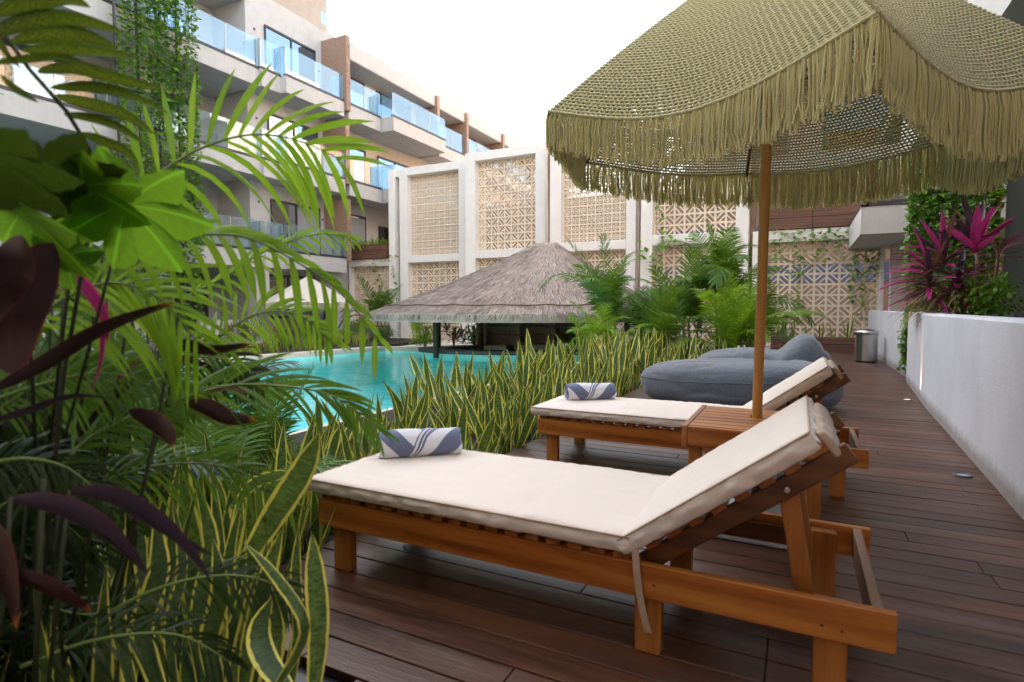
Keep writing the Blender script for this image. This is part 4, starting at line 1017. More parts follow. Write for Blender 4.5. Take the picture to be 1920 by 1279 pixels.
# --- fronds
def frond(m, pts, n, L, W, a0=1.1, a1=.45, droop=.7, lift=.25, updir=None, seg=5, mi=0, jitter=.08, start=.12, sidev=None, both=(1, -1), Lprof=.8, fold=.3):
    N = len(pts)
    for k in range(n):
        f = start+(1-start)*(k+.5)/n; x = f*(N-1); i = min(int(x), N-2); p = pts[i].lerp(pts[i+1], x-i); T = (pts[i+1]-pts[i]).normalized()
        S = T.cross(V((0, 0, 1))).normalized() if sidev is None else (sidev-T*sidev.dot(T)).normalized(); U = S.cross(T)
        for s in both:
            a = a0+(a1-a0)*f+rp.uniform(-jitter, jitter); ll = L*(.35+.65*sin(pi*min(1, (f*.86+.12)))**Lprof)*rp.uniform(.9, 1.08)
            d = T*cos(a)+S*(s*sin(a))+U*(lift+rp.uniform(-.08, .08))
            sv = d.cross(U).normalized(); m.leaf(p, d, ll, W*rp.uniform(.85, 1.15), droop=droop*rp.uniform(.75, 1.25), seg=seg, prof='lance', fold=fold, side=sv, mi=mi, twist=rp.uniform(-.3, .3))
def rachis(m, pts, r0=.007, mi=1): m.tube(pts, [r0*(1-.8*i/(len(pts)-1)) for i in range(len(pts))], 5, mi=mi)
def std_frond(name, mat, L=1.3, el=1.0, bend=1.5, n=34, ll=.36, W=.022, droop=.8, lift=.24):
    m = MB(); p = V((0,0,0)); d = V((cos(el), 0, sin(el))); pts = [p.copy()]; S_ = 16
    for i in range(S_):
        t = i/S_; d = (d+V((0, 0, -1))*bend/S_*(.3+1.2*t)).normalized(); p = p+d*L/S_; pts.append(p.copy())
    frond(m, pts, n, ll, W, droop=droop, lift=lift, seg=4, jitter=.14); rachis(m, pts, .009)
    return m.build(name, [mat, M['stem']], None, smooth=True)
FR = {}
for key, mt in (('mid', 'palm'), ('dark', 'palmdark'), ('lit', 'palmlit')):
    FR[key] = []
    for (L, el, bend, n) in ((1.35, 1.25, 1.7, 36), (1.5, 1.1, 2.3, 42), (1.25, 1.42, 1.1, 32), (1.45, .95, 1.9, 38)):
        o = std_frond('frond', M[mt], L, el, bend, n); FR[key].append(o.data); bpy.data.objects.remove(o)
def palm(loc, label, h=.8, nf=12, sc=1.0, kind='mid', canes=3, group=None, name='areca_palm', spread=.16):
    r = tag(empty(name, loc), label, 'palm', group); off = rp.uniform(0, 6)
    cp = []
    for c_ in range(canes):
        a = off+c_*2.4; b_ = V((cos(a)*spread*.5, sin(a)*spread*.5, 0)); hh = h*rp.uniform(.55, 1.05); t = b_*2.2+V((0, 0, hh)); cp.append((b_, t))
        m = MB(); m.tube([b_, b_.lerp(t, .5)+V((.01, 0, 0)), t], [.03*sc, .026*sc, .02*sc], 8); m.build('stem', M['stem'], r, smooth=True)
    for k in range(nf):
        c_ = cp[k % len(cp)][1]; o = bpy.data.objects.new('frond', rp.choice(FR[kind])); COL.objects.link(o); o.parent = r
        o.location = c_; s = sc*rp.uniform(.8, 1.15); o.scale = (s, s, s)
        o.rotation_euler = (rp.uniform(-.3, .3), rp.uniform(-.45, .55), off+k*2.399+rp.uniform(-.3, .3))
    return r
G = 'palms in the bed between the bar and the beanbags'
palm(V((*rd(2.15, 12.6, SZ)[:2], SZ)), 'tall areca palm with an upright crown at the right end of the thatch roof', 1.44, 20, 1.05, 'mid', 4, G)
palm(V((*rd(1.75, 11.3, SZ)[:2], SZ)), 'low areca palm leaning over the snake plants, left end of the palm group', 0.34, 18, 0.79, 'lit', 3, G)
palm(V((*rd(3.0, 11.6, SZ)[:2], SZ)), 'bushy mid height areca palm right of the tall palm by the thatch', 0.57, 21, 1.00, 'mid', 4, G)
palm(V((*rd(3.9, 12.6, SZ)[:2], SZ)), 'dense areca palm in the middle of the palm group under the climbing vine', 0.98, 22, 1.10, 'mid', 4, G)
palm(V((*rd(4.75, 12.9, SZ)[:2], SZ)), 'tallest areca palm with stiff raised fronds left of the umbrella pole', 1.72, 21, 1.21, 'mid', 4, G)
palm(V((*rd(4.35, 11.0, SZ)[:2], SZ)), 'bright areca palm in front of the group just left of the umbrella pole', 0.52, 22, 1.00, 'lit', 4, G)
palm(V((*rd(5.1, 11.9, SZ)[:2], SZ)), 'areca palm with fronds on both sides of the umbrella pole', 0.69, 19, 0.89, 'mid', 4, G)
palm(V((*rd(5.9, 14.2, SZ)[:2], SZ)), 'small palm by the low wide screen right of the umbrella pole', 0.46, 17, 0.79, 'mid', 4, G)
palm(V((*rd(3.4, 14.4, SZ)[:2], SZ)), 'areca palm at the back of the group against the third screen', 0.69, 19, 1.00, 'dark', 3, G)
# leafy rosette plants and shrubs
def rosette(m, c, n, L, w, e0, e1, droop, mi=0, prof='lance', seg=5, mis=None, fold=.25, bias=None):
    for k in range(n):
        a = k*2.399+rp.uniform(-.2, .2); e = e0+(e1-e0)*(k/n)+rp.uniform(-.15, .15)
        d = V((cos(a)*cos(e), sin(a)*cos(e), sin(e)))
        if bias: d = d+bias*(1-k/n*.5)
        m.leaf(V(c)+V((0, 0, -k*.006)), d, L*rp.uniform(.75, 1.15), w*rp.uniform(.8, 1.2), droop=droop*rp.uniform(.6, 1.3), seg=seg, prof=prof, fold=fold, mi=rp.choice(mis) if mis else mi, twist=rp.uniform(-.5, .5))
def bushy(m, c, R_, n, L, w, mi=0, flat=1.0):
    for k in range(n):
        q = V((rp.gauss(0, 1), rp.gauss(0, 1), rp.gauss(0, 1))).normalized(); rr_ = R_*rp.random()**.4; p = V(c)+V((q.x*rr_, q.y*rr_, abs(q.z)*rr_*flat))
        cl = noise.noise(p*3+V((5, 0, 0)))
        if cl < -.22: continue
        m.leaf(p, q+V((rp.uniform(-.6, .6), rp.uniform(-.6, .6), rp.uniform(-.2, .6))), L*rp.uniform(.6, 1.2), w, droop=.5, seg=2, prof='broad', fold=.2, mi=mi)
# far bed behind the pool
def shrub(kind, loc, s, label, group='shrubs beyond the far side of the pool'):
    m = MB()
    if kind == 'bronze':
        for c_ in range(3): rosette(m, (rp.uniform(-.25, .25), rp.uniform(-.25, .25), rp.uniform(.3, .6)), 22, .36, .05, 1.3, .0, .6)
        mat = M['bronze']; nm = 'bronze_dracaena'
    elif kind == 'agave':
        for c_ in range(2): rosette(m, (rp.uniform(-.2, .2), rp.uniform(-.2, .2), rp.uniform(.5, .9)), 40, .45, .022, 1.4, -.2, .25)
        mat = M['shrub']; nm = 'spiky_dracaena'
    elif kind == 'feather':
        bushy(m, (0, 0, .25), .6, 800, .10, .035); mat = M['palm']; nm = 'feathery_shrub'
    elif kind == 'lime':
        bushy(m, (0, 0, .1), .45, 500, .10, .05); mat = M['palmlit']; nm = 'lime_shrub'
    else:
        bushy(m, (0, 0, .15), .55, 700, .12, .055); mat = M['shrub']; nm = 'leafy_shrub'
    r = tag(empty(nm, loc), label, 'shrub', group); r.scale = (s, s, s)
    m.build('foliage', mat, r, smooth=True); m = MB()
    for c_ in range(3): m.tube([(0, 0, 0), (rp.uniform(-.1, .1), rp.uniform(-.1, .1), .4), (rp.uniform(-.2, .2), rp.uniform(-.2, .2), .6)], .02, 5)
    m.build('stem', M['trunk'], r)
D = {'bronze': 'bronze leaved dracaena', 'agave': 'spiky green dracaena', 'feather': 'feathery green shrub', 'lime': 'lime green shrub', 'leaf': 'dark leafy shrub'}
row = [('feather', 9.6, -15.2), ('bronze', 10.2, -15.9), ('agave', 10.8, -16.5), ('lime', 11.0, -14.8), ('bronze', 11.5, -15.5), ('feather', 12.1, -15.0), ('bronze', 12.6, -16.0), ('agave', 13.0, -16.6), ('lime', 13.1, -14.9), ('bronze', 13.6, -15.6), ('bronze', 14.4, -15.9), ('leaf', 14.3, -14.8), ('feather', 15.2, -15.2), ('bronze', 15.3, -16.2), ('lime', 16.0, -14.9), ('agave', 16.2, -16.2), ('feather', 17.0, -15.2), ('leaf', 17.6, -15.8), ('leaf', 8.6, -15.4), ('feather', 7.6, -15.8), ('bronze', 6.8, -15.9), ('leaf', 5.6, -15.8), ('feather', 4.4, -15.9), ('leaf', 17.9, -14.6)]
seen = {}
ordn = ['nearest', 'second', 'third', 'fourth', 'fifth', 'sixth', 'seventh', 'eighth']
for k, y, x in sorted(row, key=lambda q: q[1]):
    i = seen.get(k, 0); seen[k] = i+1
    shrub(k, (x, y, -.14), rp.uniform(.85, 1.2), '%s beyond the pool, %s of its kind from the left' % (D[k], ordn[i] if i else 'first'))
palm((-15.2, 18.4, -.14), 'broad areca palm in front of the low screen beside the thatch tip', .9, 14, 1.3, 'mid', 3, None)
palm((-14.2, 19.4, -.14), 'small areca palm under the left tip of the thatch roof', .3, 9, .8, 'lit', 2, None)
palm((-16.4, 10.6, -.14), 'slim trunked palm standing in front of the hotel balconies', 3.3, 16, 1.0, 'mid', 1, None, 'palm_tree')
# shrubs by the bar
shrub('lime', rd(-3.0, 19.6, -.25), 1.3, 'lime green shrub behind the left bar post', 'shrubs behind the bar')
shrub('bronze', rd(-2.0, 19.7, -.25), 1.25, 'reddish dracaena behind the bar between two posts', 'shrubs behind the bar')
shrub('leaf', rd(-1.3, 19.6, -.25), 1.2, 'dark leafy shrub behind the bar beside the shelves', 'shrubs behind the bar')
shrub('leaf', rd(1.9, 17.6, -.2), .9, 'dark leafy plant inside the bar at the right end of the shelves', 'shrubs behind the bar')
# ferns in plank planters
def fern(loc, label, group, n=16, L=.5, mat='palmlit'):
    m = MB()
    for k in range(n*3): 
        a = rp.uniform(0, 6.28); m.leaf((rp.uniform(-.12, .12), rp.uniform(-.08, .08), 0), (cos(a), sin(a), rp.uniform(.7, 2.2)), L*rp.uniform(.6, 1.1), .028, droop=rp.uniform(.6, 1.5), seg=5, fold=.2)
    for k in range(n):
        a = rp.uniform(0, 6.28); m.leaf((rp.uniform(-.12, .12), rp.uniform(-.08, .08), 0), (cos(a), sin(a), rp.uniform(.3, .9)), L*.8, .02, droop=1.8, seg=5, mi=1)
    tag(m.build('fern', [M[mat], M['straw']], None, smooth=True), label, 'fern', group).location = loc
wh = ('left end', 'left of centre', 'middle', 'right of centre', 'right end')
for k, x in enumerate((-18.8, -18.3, -17.85, -17.4, -17.0)): fern((x, 21.0, 4.0), 'fern with dry brown tips at the %s of the planter beside the hotel' % wh[k], 'ferns in the planter beside the hotel', 16, .62)
for k, x in enumerate((-.6, -.2, .3, .75, 1.1)): fern((x, 18.3, 3.93), 'sparse grassy plant at the %s of the planter above the low wide screen' % wh[k], 'plants in the planter above the low wide screen', 9, .42, 'shrub')
# ---------------------------------------------------------------- vines
def vine(name, label, strands, parts=None, size=.05, step=.05, mat='ivy', out=V((1, 0, 0)), cat='vine', jit_=.05, stemr=.004):
    m = MB()
    for st in strands:
        st = [V(p) for p in st]; L = sum((b_-a).length for a, b_ in zip(st[:-1], st[1:])); n = max(2, int(L/step)); cum = 0
        if stemr: m.tube(st, stemr, 4, cap=False, mi=1)
        for k in range(n):
            f = (k+rp.random())/n*L; acc = 0
            for a, b_ in zip(st[:-1], st[1:]):
                l = (b_-a).length
                if acc+l >= f: p = a.lerp(b_, (f-acc)/l); break
                acc += l
            p = p+V((rp.uniform(-jit_, jit_), rp.uniform(-jit_, jit_), rp.uniform(-jit_, jit_))); d = out*rp.uniform(.3, 1)+V((rp.uniform(-.8, .8), rp.uniform(-.8, .8), rp.uniform(-.9, .3)))
            m.leaf(p, d, size*rp.uniform(.6, 1.3), size*.85, droop=.5, seg=3, prof='broad', fold=.2, mi=0)
    r = tag(empty(name, strands[0][0]), label, cat); o = m.build('foliage', [M[mat], M['stem']], r, smooth=True); o.location = -r.location; return r
st = []
for k in range(64):
    y = 10.12+(11.9-10.12)*(k+rp.random())/46; x = -17.95+rp.uniform(-.12, .12); z1 = rp.choice([12.6, 12.6, 12.6, 9.2, 6.0]); z0 = max(.0, z1-rp.uniform(3, 13))
    st.append([(x, y, z1), (x+rp.uniform(-.05, .05), y+rp.uniform(-.04, .04), (z0+z1)/2), (x, y+rp.uniform(-.05, .05), z0)])
v_ = vine('hanging_vine', 'tall curtain of hanging vines on a dark trellis in front of the hotel balconies', st, size=.15, step=.075, jit_=.09)
m = MB()
for y in (10.08, 10.7, 11.3, 11.94): m.box(-18.0, -17.94, y-.025, y+.025, TZ, 12.8)
for k in range(13): m.box(-17.99, -17.95, 10.1, 11.92, .6+k, .64+k)
o = m.build('trellis', M['dark'], v_); o.location = -v_.location
st = []
for k in range(70):
    x = 1.62+1.25*(k+rp.random())/70; y = 12.0+rp.uniform(-.12, .12); z0 = rp.uniform(.9, 1.9)
    st.append([(x, y, 4.4), (x+rp.uniform(-.05, .05), y, 2.9), (x+rp.uniform(-.05, .05), y, z0)])
v_ = vine('hanging_vine', 'dense green vine curtain hanging behind the magenta plant on the right', st, size=.10, step=.038, out=V((-.4, -1, 0)), jit_=.07)
m = MB()
for x in (1.66, 2.25, 2.86): m.box(x, x+.04, 12.1, 12.14, 1, 4.5)
for z in (2.2, 3.1, 3.8): m.box(1.66, 2.9, 12.1, 12.13, z, z+.03)
o = m.build('trellis', M['dark'], v_); o.location = -v_.location
st = [[(1.60+rp.uniform(-.10, .06), 10.85+rp.uniform(0, .35), 1.08+rp.uniform(-.05, .12)), (1.56+rp.uniform(-.12, .06), 10.85+rp.uniform(0, .3), .6), (1.58+rp.uniform(-.12, .05), 10.9+rp.uniform(0, .3), rp.uniform(.0, .35))] for k in range(26)]
vine('hanging_vine', 'narrow green vine spilling down the gap between the curved wall and the straight wall', st, size=.06, step=.045, out=V((-1, -.6, 0)), jit_=.04)
def wander(a, b_, n, amp):
    a, b_ = V(a), V(b_); return [a.lerp(b_, i/n)+V((rp.uniform(-amp, amp), rp.uniform(-.05, .05), rp.uniform(-amp, amp))) for i in range(n+1)]
st = [wander((-.75, 18.05, 3.15), (1.5, 18.05, 3.0), 10, .12), wander((-.7, 18.02, 3.2), (1.4, 18.0, 3.25), 10, .1)]
for x in (-.6, -.2, .15, .5, .65, .9, 1.15, 1.35, 1.75, 1.6): st.append(wander((x, 18.2, 3.2), (x+rp.uniform(-.3, .3), 18.25, rp.uniform(.6, 2.5)), 6, .08))
st += [wander((1.6, 18.1, 3.9), (1.45, 18.1, 3.1), 4, .04), wander((1.7, 18.2, 2.2), (1.3, 18.2, 1.4), 4, .1)]
vine('climbing_vine', 'thin climbing vine trailing over the low wide screen at the end of the deck', st, size=.12, step=.06, out=V((0, -1, 0)), jit_=.10)
st = [wander((-18.7, 20.85, 3.0), (-16.2, 20.7, 3.45), 8, .1), wander((-17.6, 20.85, 3.2), (-17.2, 20.9, 1.8), 6, .15), wander((-17.9, 20.85, 3.2), (-17.4, 20.9, 2.2), 6, .15), wander((-16.4, 20.6, 3.3), (-16.0, 20.6, 1.2), 6, .05)]
vine('climbing_vine', 'small climbing vine on the low screen between the hotel and the tall screens', st, size=.14, step=.1, out=V((0, -1, 0)), jit_=.1)
st = [wander((-4.0, 18.25, 4.9), (-3.9, 18.2, 2.0), 10, .05), wander((-3.95, 18.25, 3.4), (-3.3, 18.2, 3.2), 4, .1), wander((-4.6, 18.25, 3.2), (-4.4, 18.2, 2.7), 3, .06), wander((-4.0, 18.25, 3.3), (-4.2, 18.2, 2.3), 5, .1)]
vine('climbing_vine', 'large leaved vine climbing the left side of the screen behind the palm group', st, size=.20, step=.11, out=V((0, -1, 0)), jit_=.1)
st = [wander((-1.35, 18.7, 3.1), (-1.35, 18.6, 1.0), 8, .07), wander((-1.3, 18.7, 2.9), (-1.5, 18.6, 1.6), 8, .07)]
vine('climbing_vine', 'short vine on the trunk post left of the umbrella pole', st, size=.12, step=.07, out=V((0, -1, 0)), jit_=.08)
# ---------------------------------------------------------------- magenta cordyline in the planter
cb = on(1790, 590, 0, 1.95)
BX = V((1.95, 9.2, .98))
r = tag(empty('cordyline', BX), 'large magenta and purple cordyline spilling out of the curved planter', 'cordyline')
for (c_, n, L, w_, e0, e1, dr, bias) in (((.02, .0, 1.0), 24, .62, .105, 1.35, .3, .25, V((0, 0, .15))), ((-.28, .1, .85), 30, .62, .075, 1.2, -.1, .45, V((-.5, 0, 0))), ((-.45, -.05, .62), 44, .62, .060, .9, -.3, .6, V((-.8, -.1, 0))), ((-.12, .05, .55), 24, .55, .08, .8, -.2, .8, V((-.3, -.3, 0))), ((.3, .2, .9), 14, .7, .06, .8, 0, .6, V((.4, 0, 0)))):
    m = MB(); rosette(m, c_, n, L, w_, e0, e1, dr, mis=(0, 0, 0, 1, 1, 2), seg=7, fold=.3, bias=bias); m.build('leaf_rosette', [M['pink'], M['purple'], M['bronze']], r, smooth=True)
    m = MB(); m.tube([(c_[0]*.4+.1, c_[1], 0), (c_[0]*.8+.05, c_[1], c_[2]*.6), c_], [.028, .024, .02], 7); m.build('stem', M['trunk'], r, smooth=True)
m = MB()
for k in range(150):
    a = rp.uniform(2.3, 4.4); m.leaf((-.25+rp.uniform(-.25, .2), rp.uniform(-.3, .3), rp.uniform(.1, .4)), (cos(a), sin(a), rp.uniform(-.1, .9)), rp.uniform(.35, .6), .018, droop=1.3, seg=5)
tag(m.build('grassy_plant', M['straw'], None, smooth=True), 'dry grassy leaves hanging over the planter rim under the magenta leaves', 'grass plant').location = BX
shr = MB(); bushy(shr, (0, 0, .05), .42, 800, .10, .055, flat=1.3); tag(shr.build('leafy_shrub', M['ivy'], None, smooth=True), 'round leaved green shrub at the foot of the magenta cordyline', 'shrub').location = BX+V((.12, -.15, 0))
m = MB(); 
for k in range(40):
    a = rp.uniform(-1.2, .8); m.leaf((rp.uniform(-.1, .1), rp.uniform(-.1, .1), rp.uniform(.2, .6)), (cos(a), sin(a), rp.uniform(-.4, .6)), rp.uniform(.4, .7), .02, droop=1.0, seg=5)
tag(m.build('dark_grass_plant', M['palmdark'], None, smooth=True), 'dark thin leaved plant right of the magenta cordyline by the white column', 'grass plant').location = BX+V((.5, .1, 0))
shrub('agave', (-.35, 15.6, SZ), .8, 'small spiky plant with reddish tips behind the umbrella pole near the low wide screen', 'plants near the low wide screen')
shrub('bronze', (-1.0, 15.2, SZ), .8, 'reddish bromeliad like plant behind the umbrella pole', 'plants near the low wide screen')
# ---------------------------------------------------------------- foreground left: palm, lobed leaves, cordyline, speckled shrub
def fgfrond(parent, path, d0, d1, n, Lpx, Wpx, mat, au=.9, al=1.0, upk=1.0, droopu=.5, droopl=1.6, depthmix=.35, name='frond', seg=6, start=.05, Lu=None, r0=.005):
    nn = len(path); pts = spl([atd(x, y, d0+(d1-d0)*i/(nn-1)) for i, (x, y) in enumerate(path)], 6); N = len(pts); m = MB()
    for k in range(n):
        f = start+(1-start)*(k+.5)/n; x = f*(N-1); i = min(int(x), N-2); p = pts[i].lerp(pts[i+1], x-i); T = (pts[i+1]-pts[i]).normalized(); v_ = (p-CAM).normalized()
        S = v_.cross(T).normalized()
        if S.z > 0: S = -S
        S = -S; sc = (p-CAM).dot(FW)/FPX    # S points up in the picture
        for s in (1, -1):
            a = (au if s > 0 else al)*(1-.35*f)+rp.uniform(-.1, .1); LL = (Lu or Lpx) if s > 0 else Lpx
            ll = LL*sc*(.45+.55*sin(pi*min(1, f*.8+.15)))*rp.uniform(.88, 1.08); d = T*cos(a)+S*(s*sin(a))*(upk if s > 0 else 1)+v_*(depthmix*s+rp.uniform(-.12, .12))
            sv = d.cross(v_).normalized(); sv = Matrix.Rotation(rp.uniform(-.7, .7), 3, d.normalized()) @ sv
            m.leaf(p, d, ll, Wpx*.72*sc*rp.uniform(.8, 1.15), droop=(droopu if s > 0 else droopl)*rp.uniform(.7, 1.2), seg=seg, fold=.25, side=sv)
    m.tube(pts, [r0*(1-.75*i/(N-1)) for i in range(N)], 6, mi=1)
    o = m.build(name, [M[mat], M['stem']], parent, smooth=True); o.location = -parent.location; return o
base = V((-1.75, .55, SZ))
r = tag(empty('areca_palm', base), 'big areca palm whose bright fronds arch across the left foreground', 'palm')
fgfrond(r, [(205, 400), (279, 340), (356, 288), (437, 258), (504, 253), (571, 268), (640, 300)], 1.35, 1.75, 15, 215, 17, 'palmlit', au=.95, al=.55, droopu=.55, droopl=2.0, depthmix=.15, Lu=190)
fgfrond(r, [(100, 560), (180, 480), (286, 450), (380, 440), (470, 448), (571, 500), (640, 551), (712, 640)], 1.15, 1.5, 19, 150, 19, 'palmlit', au=.8, al=1.0, droopu=.9, droopl=1.9, depthmix=.5, Lu=100)
fgfrond(r, [(120, 870), (165, 823), (240, 785), (320, 756), (437, 722), (571, 729), (640, 752), (700, 800)], 1.2, 1.5, 28, 120, 12, 'palm', au=.55, al=.45, droopu=.6, droopl=1.0, depthmix=.5, Lu=170)
fgfrond(r, [(340, 560), (420, 520), (500, 470), (590, 440), (660, 445)], 2.0, 2.3, 18, 60, 10, 'palmlit', au=.5, al=.6, droopu=.6, droopl=1.2)
fgfrond(r, [(330, 690), (400, 640), (480, 590), (560, 590), (620, 640)], 1.7, 1.9, 22, 90, 11, 'palmlit', au=1.0, al=1.0, droopu=.9, droopl=1.6)
fgfrond(r, [(40, 620), (120, 560), (210, 530), (300, 560), (370, 640)], 1.1, 1.3, 18, 230, 16, 'palmlit', au=.9, al=.9, droopu=.8, droopl=1.4)
fgfrond(r, [(90, 960), (200, 900), (320, 870), (440, 880), (540, 940)], 1.3, 1.6, 24, 120, 10, 'palm', au=.8, al=.8, droopu=.8, droopl=1.5)
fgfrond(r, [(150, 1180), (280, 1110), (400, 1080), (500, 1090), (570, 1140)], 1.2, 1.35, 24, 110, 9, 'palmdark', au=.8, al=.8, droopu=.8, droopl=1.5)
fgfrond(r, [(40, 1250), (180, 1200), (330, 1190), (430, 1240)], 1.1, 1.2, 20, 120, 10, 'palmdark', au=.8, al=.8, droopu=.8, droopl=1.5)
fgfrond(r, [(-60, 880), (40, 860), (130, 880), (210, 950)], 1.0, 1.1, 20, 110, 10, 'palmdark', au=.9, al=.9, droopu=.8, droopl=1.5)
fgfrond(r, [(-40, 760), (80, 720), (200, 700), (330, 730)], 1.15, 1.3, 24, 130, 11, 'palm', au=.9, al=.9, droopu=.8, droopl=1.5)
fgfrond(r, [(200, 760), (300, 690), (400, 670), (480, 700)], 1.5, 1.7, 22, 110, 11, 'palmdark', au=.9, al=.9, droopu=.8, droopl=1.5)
rq = random.Random(5)
for k in range(26):
    x = rq.uniform(-90, 170); y = rq.uniform(560, 1230); dx = rq.uniform(50, 90)*rq.choice((1, -1)) if x > 60 else rq.uniform(60, 100)
    if x > 120: dx = -abs(dx); d_ = rq.uniform(1.25, 1.75)
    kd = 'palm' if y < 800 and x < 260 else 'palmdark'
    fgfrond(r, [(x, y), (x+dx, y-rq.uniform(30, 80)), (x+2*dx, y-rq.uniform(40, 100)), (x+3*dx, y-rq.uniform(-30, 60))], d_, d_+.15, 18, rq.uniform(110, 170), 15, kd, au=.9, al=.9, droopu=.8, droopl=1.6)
    m = MB(); q = atd(x, y, d_); g_ = V((base.x+rq.uniform(-.25, .25), base.y+rq.uniform(-.2, .3), SZ)); m.tube([g_, g_.lerp(q, .5)+V((0, 0, .05)), q], [.005, .004, .003], 6); rel(m.build('stem', M['darkstem'], r, smooth=True))
for a, b_ in (((205, 400), (60, 1300)), ((100, 560), (40, 1300)), ((120, 870), (60, 1300)), ((60, 640), (20, 1300)), ((330, 690), (150, 1300)), ((260, 480), (120, 1250)), ((340, 560), (190, 1250))):
    m = MB(); p = atd(*a, 1.3); q = atd(*b_, 1.25); m.tube([q, q.lerp(p, .5)+V((.02, 0, .02)), p], [.0045, .004, .003], 7); rel(m.build('stem', M['darkstem'], r, smooth=True))
def blk(name, label, cat, mats, leaves, base=(-1.6, .4, SZ), stems=()):
    r = tag(empty(name, base), label, cat)
    for (path, d0, d1, w_, tl, pf, mt) in leaves:
        m = MB(); leafpx(m, path, d0, d1, w_*(.8 if pf == 'lance' else .9), tl, prof=pf, twist=.7 if pf == 'lance' else 0); rel(m.build('leaf', M[mt], r, smooth=True))
    for s in stems:
        m = MB(); m.tube([atd(*q) for q in s], .0035, 7); rel(m.build('stem', M['darkstem'], r, smooth=True))
    return r
blk('cordyline', 'dark burgundy cordyline with long red edged leaves in the left foreground', 'cordyline', None, [
    ([(-20, 735), (80, 685), (200, 615), (330, 567)], .95, 1.1, 46, .35, 'lance', 'burg'), ([(285, 640), (340, 648), (400, 658), (472, 645)], 1.3, 1.35, 34, .3, 'lance', 'burg'),
    ([(350, 755), (390, 765), (430, 785), (482, 787)], 1.3, 1.35, 38, .4, 'broad', 'burg'), ([(240, 770), (285, 790), (310, 810), (325, 838)], 1.2, 1.2, 44, .5, 'broad', 'burg'),
    ([(-40, 800), (60, 770), (140, 745), (215, 750)], .9, 1.0, 36, .8, 'lance', 'purple'), ([(20, 700), (20, 600), (60, 520), (100, 455)], .8, .85, 120, .2, 'broad', 'burgb'),
    ([(-60, 640), (-20, 560), (30, 500), (40, 440)], .75, .8, 110, .5, 'broad', 'burgb'), ([(125, 500), (160, 540), (190, 590), (200, 640)], 1.1, 1.15, 40, .5, 'lance', 'pink'),
    ([(200, 560), (190, 630), (185, 680), (170, 740)], 1.15, 1.15, 30, .9, 'lance', 'pink'), ([(215, 720), (235, 700), (250, 690), (262, 672)], 1.3, 1.3, 22, .4, 'lance', 'pink'),
    ([(300, 670), (340, 672), (380, 685), (400, 692)], 1.45, 1.5, 20, .4, 'lance', 'burg'), ([(150, 820), (190, 770), (240, 730), (260, 700)], 1.25, 1.3, 30, .8, 'lance', 'burg'), ([(390, 735), (420, 730), (450, 734), (470, 740)], 1.4, 1.45, 14, .4, 'lance', 'bronze')],
    stems=([(120, 1250, 1.1), (90, 950, 1.1), (110, 760, 1.1), (120, 560, 1.1)],))
blk('cordyline', 'purple leaved cordyline drooping low in the dark left corner', 'cordyline', None, [
    ([(20, 935), (110, 950), (200, 1000), (277, 1080)], .85, .95, 66, .5, 'lance', 'purple'), ([(130, 920), (220, 935), (320, 1000), (395, 1090)], .95, 1.05, 60, .6, 'lance', 'purple'),
    ([(240, 960), (300, 990), (350, 1020), (400, 1042)], 1.05, 1.1, 30, .5, 'lance', 'purple'), ([(0, 1080), (60, 1090), (120, 1120), (172, 1148)], .8, .85, 50, .5, 'lance', 'burg'),
    ([(-40, 960), (-10, 1020), (10, 1100), (30, 1180)], .8, .8, 70, .6, 'lance', 'burg')], base=(-1.3, .3, SZ), stems=([(-20, 1290, .85), (10, 1100, .85), (20, 935, .85)], [(90, 1290, .95), (110, 1100, .95), (130, 920, .95)]))
blk('speckled_shrub', 'dark shrub with yellow speckled leaves at the top left', 'shrub', None, [
    ([(-40, 30), (50, 12), (120, 0), (170, 14)], .8, .85, 50, .4, 'lance', 'croton'), ([(-30, 70), (60, 42), (150, 42), (232, 62)], .8, .9, 52, .4, 'lance', 'croton'),
    ([(20, 80), (90, 66), (160, 70), (222, 92)], .85, .9, 44, .2, 'lance', 'croton'), ([(40, 95), (110, 95), (190, 100), (262, 112)], .9, .95, 40, .5, 'lance', 'croton'),
    ([(70, 135), (140, 128), (220, 150), (302, 168)], .9, 1, 40, .3, 'lance', 'croton'), ([(95, 165), (170, 165), (240, 180), (314, 212)], .9, 1, 38, .5, 'lance', 'croton'),
    ([(100, 180), (160, 195), (230, 215), (290, 252)], .95, 1, 36, .3, 'lance', 'croton'), ([(120, 215), (180, 225), (230, 245), (285, 282)], .95, 1, 36, .6, 'lance', 'croton'),
    ([(0, 140), (25, 165), (50, 180), (72, 192)], .85, .85, 22, .4, 'lance', 'croton'), ([(-20, 20), (-10, 60), (10, 100), (40, 130)], .8, .85, 20, .4, 'lance', 'croton'),
    ([(150, 250), (190, 265), (240, 290), (262, 330)], .95, 1, 34, .5, 'lance', 'croton'), ([(-20, 120), (60, 112), (130, 112), (200, 140)], .85, .9, 34, .7, 'lance', 'croton'),
    ([(170, 285), (200, 310), (230, 350), (240, 395)], .95, 1, 30, .5, 'lance', 'croton'), ([(-30, 0), (20, -10), (60, -6), (110, 5)], .75, .8, 36, .5, 'lance', 'croton')],
    base=(-2.0, .2, SZ), stems=([(-10, 38, .85), (55, 130, .9), (124, 208, .93), (165, 275, .96), (186, 330, 1.0), (120, 700, 1.05), (60, 1290, 1.1)],))
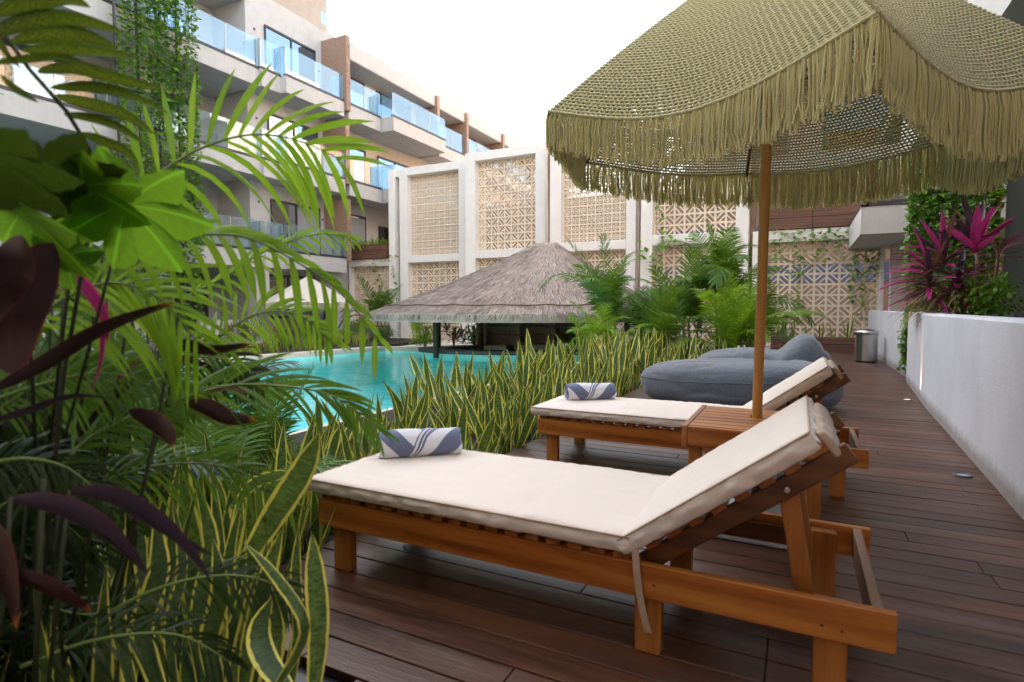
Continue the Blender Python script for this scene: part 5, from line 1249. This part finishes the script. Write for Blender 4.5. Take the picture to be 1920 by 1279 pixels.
# palmate bright leaves
def palmate(parent, cx, cy, d, Rpx, rot, tilt, mat='papaya', lobes=7):
    c_ = atd(cx, cy, d); v_ = (c_-CAM).normalized(); X = RT; Y = UP; m = MB(); n = 210; R_ = Rpx*d/FPX; vs = [c_]; uv = [(.5, .5)]
    Rm = Matrix.Rotation(tilt[0], 3, RT) @ Matrix.Rotation(tilt[1], 3, UP)
    rings = 5
    for k in range(1, rings+1):
        for i in range(n):
            a = 2*pi*i/n; x_ = abs(((a*lobes/(2*pi)+.5) % 1)-.5)*2; l = 1-x_; th_ = abs(((x_*2.5) % 1)-.5)*2; rr_ = R_*(.60+.40*l**.9+.05*th_*(1-l*.5))*(1-.35*max(0, cos(a-pi))**4)
            t = k/rings; q = (X*cos(a+rot)+Y*sin(a+rot))*rr_*t; q = Rm @ q
            vs.append(c_+q+v_*(.10*R_*t*t*2.2-.05*R_*l*t)+V((0, 0, -1))*(.20*R_*t*t)+v_*(.04*R_*noise.noise(V((q.x, q.y, q.z))*9)*t)); uv.append((.5+.5*x_, t))
    fs = [(0, 1+i, 1+(i+1) % n) for i in range(n)]+[(1+(k-1)*n+i, 1+k*n+i, 1+k*n+(i+1) % n, 1+(k-1)*n+(i+1) % n) for k in range(1, rings) for i in range(n)]
    m.add(vs, fs, uv); return rel(m.build('leaf', M[mat], parent, smooth=True))
r = tag(empty('papaya_plant', (-1.5, .35, SZ)), 'bright green plant with large lobed leaves in the left foreground', 'plant')
palmate(r, 235, 385, .95, 150, .5, (.85, .45)); palmate(r, 40, 400, .85, 140, 1.0, (.8, -.3)); palmate(r, 150, 350, .9, 120, .1, (1.0, .2)); palmate(r, -20, 290, .7, 150, .6, (1.05, .1), 'palmdark'); palmate(r, 90, 315, .85, 130, .6, (1.15, .5), 'palmdark'); palmate(r, 120, 480, .9, 70, 2.0, (.5, .5))
for a, b_ in (((235, 400, 1.0), (100, 900, 1.15)), ((45, 420, .9), (70, 900, 1.1)), ((150, 360, .95), (85, 900, 1.12))):
    m = MB(); m.tube([atd(*b_), atd(*a)], .003, 6); rel(m.build('stem', M['darkstem'], r, smooth=True))
m = MB(); m.tube([atd(80, 900, 1.0), atd(60, 1400, 1.05)], .005, 7); rel(m.build('stem', M['darkstem'], r, smooth=True))
# understorey filling the near bed
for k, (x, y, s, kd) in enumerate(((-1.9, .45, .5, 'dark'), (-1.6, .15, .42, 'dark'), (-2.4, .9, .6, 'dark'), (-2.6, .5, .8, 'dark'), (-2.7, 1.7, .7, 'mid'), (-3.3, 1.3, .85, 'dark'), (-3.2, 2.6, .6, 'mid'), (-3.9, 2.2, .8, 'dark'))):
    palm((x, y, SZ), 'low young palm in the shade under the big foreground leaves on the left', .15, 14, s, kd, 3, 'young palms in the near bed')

for k, (x, y, s) in enumerate(((-3.6, -.3, 1.2), (-3.6, -1.2, 1.4), (-4.4, .2, 1.4))):  # unseen palms added to keep light off the left foreground
    palm((x, y, SZ), 'tall dark palm added out of view to shade the left foreground', 1.1, 20, s, 'dark', 4, 'added shade palms left of the view')
m = MB(); p = on(765, 1027, 2, .004)
for k in range(3): m.leaf((0, 0, .004), (cos(k*1.4), sin(k*1.4), .35), .05, .016, droop=.9, seg=4)
tag(m.build('dry_leaf', M['straw'], None, smooth=True), 'small curled dry leaf lying on the deck under the nearest lounger', 'leaf').location = p
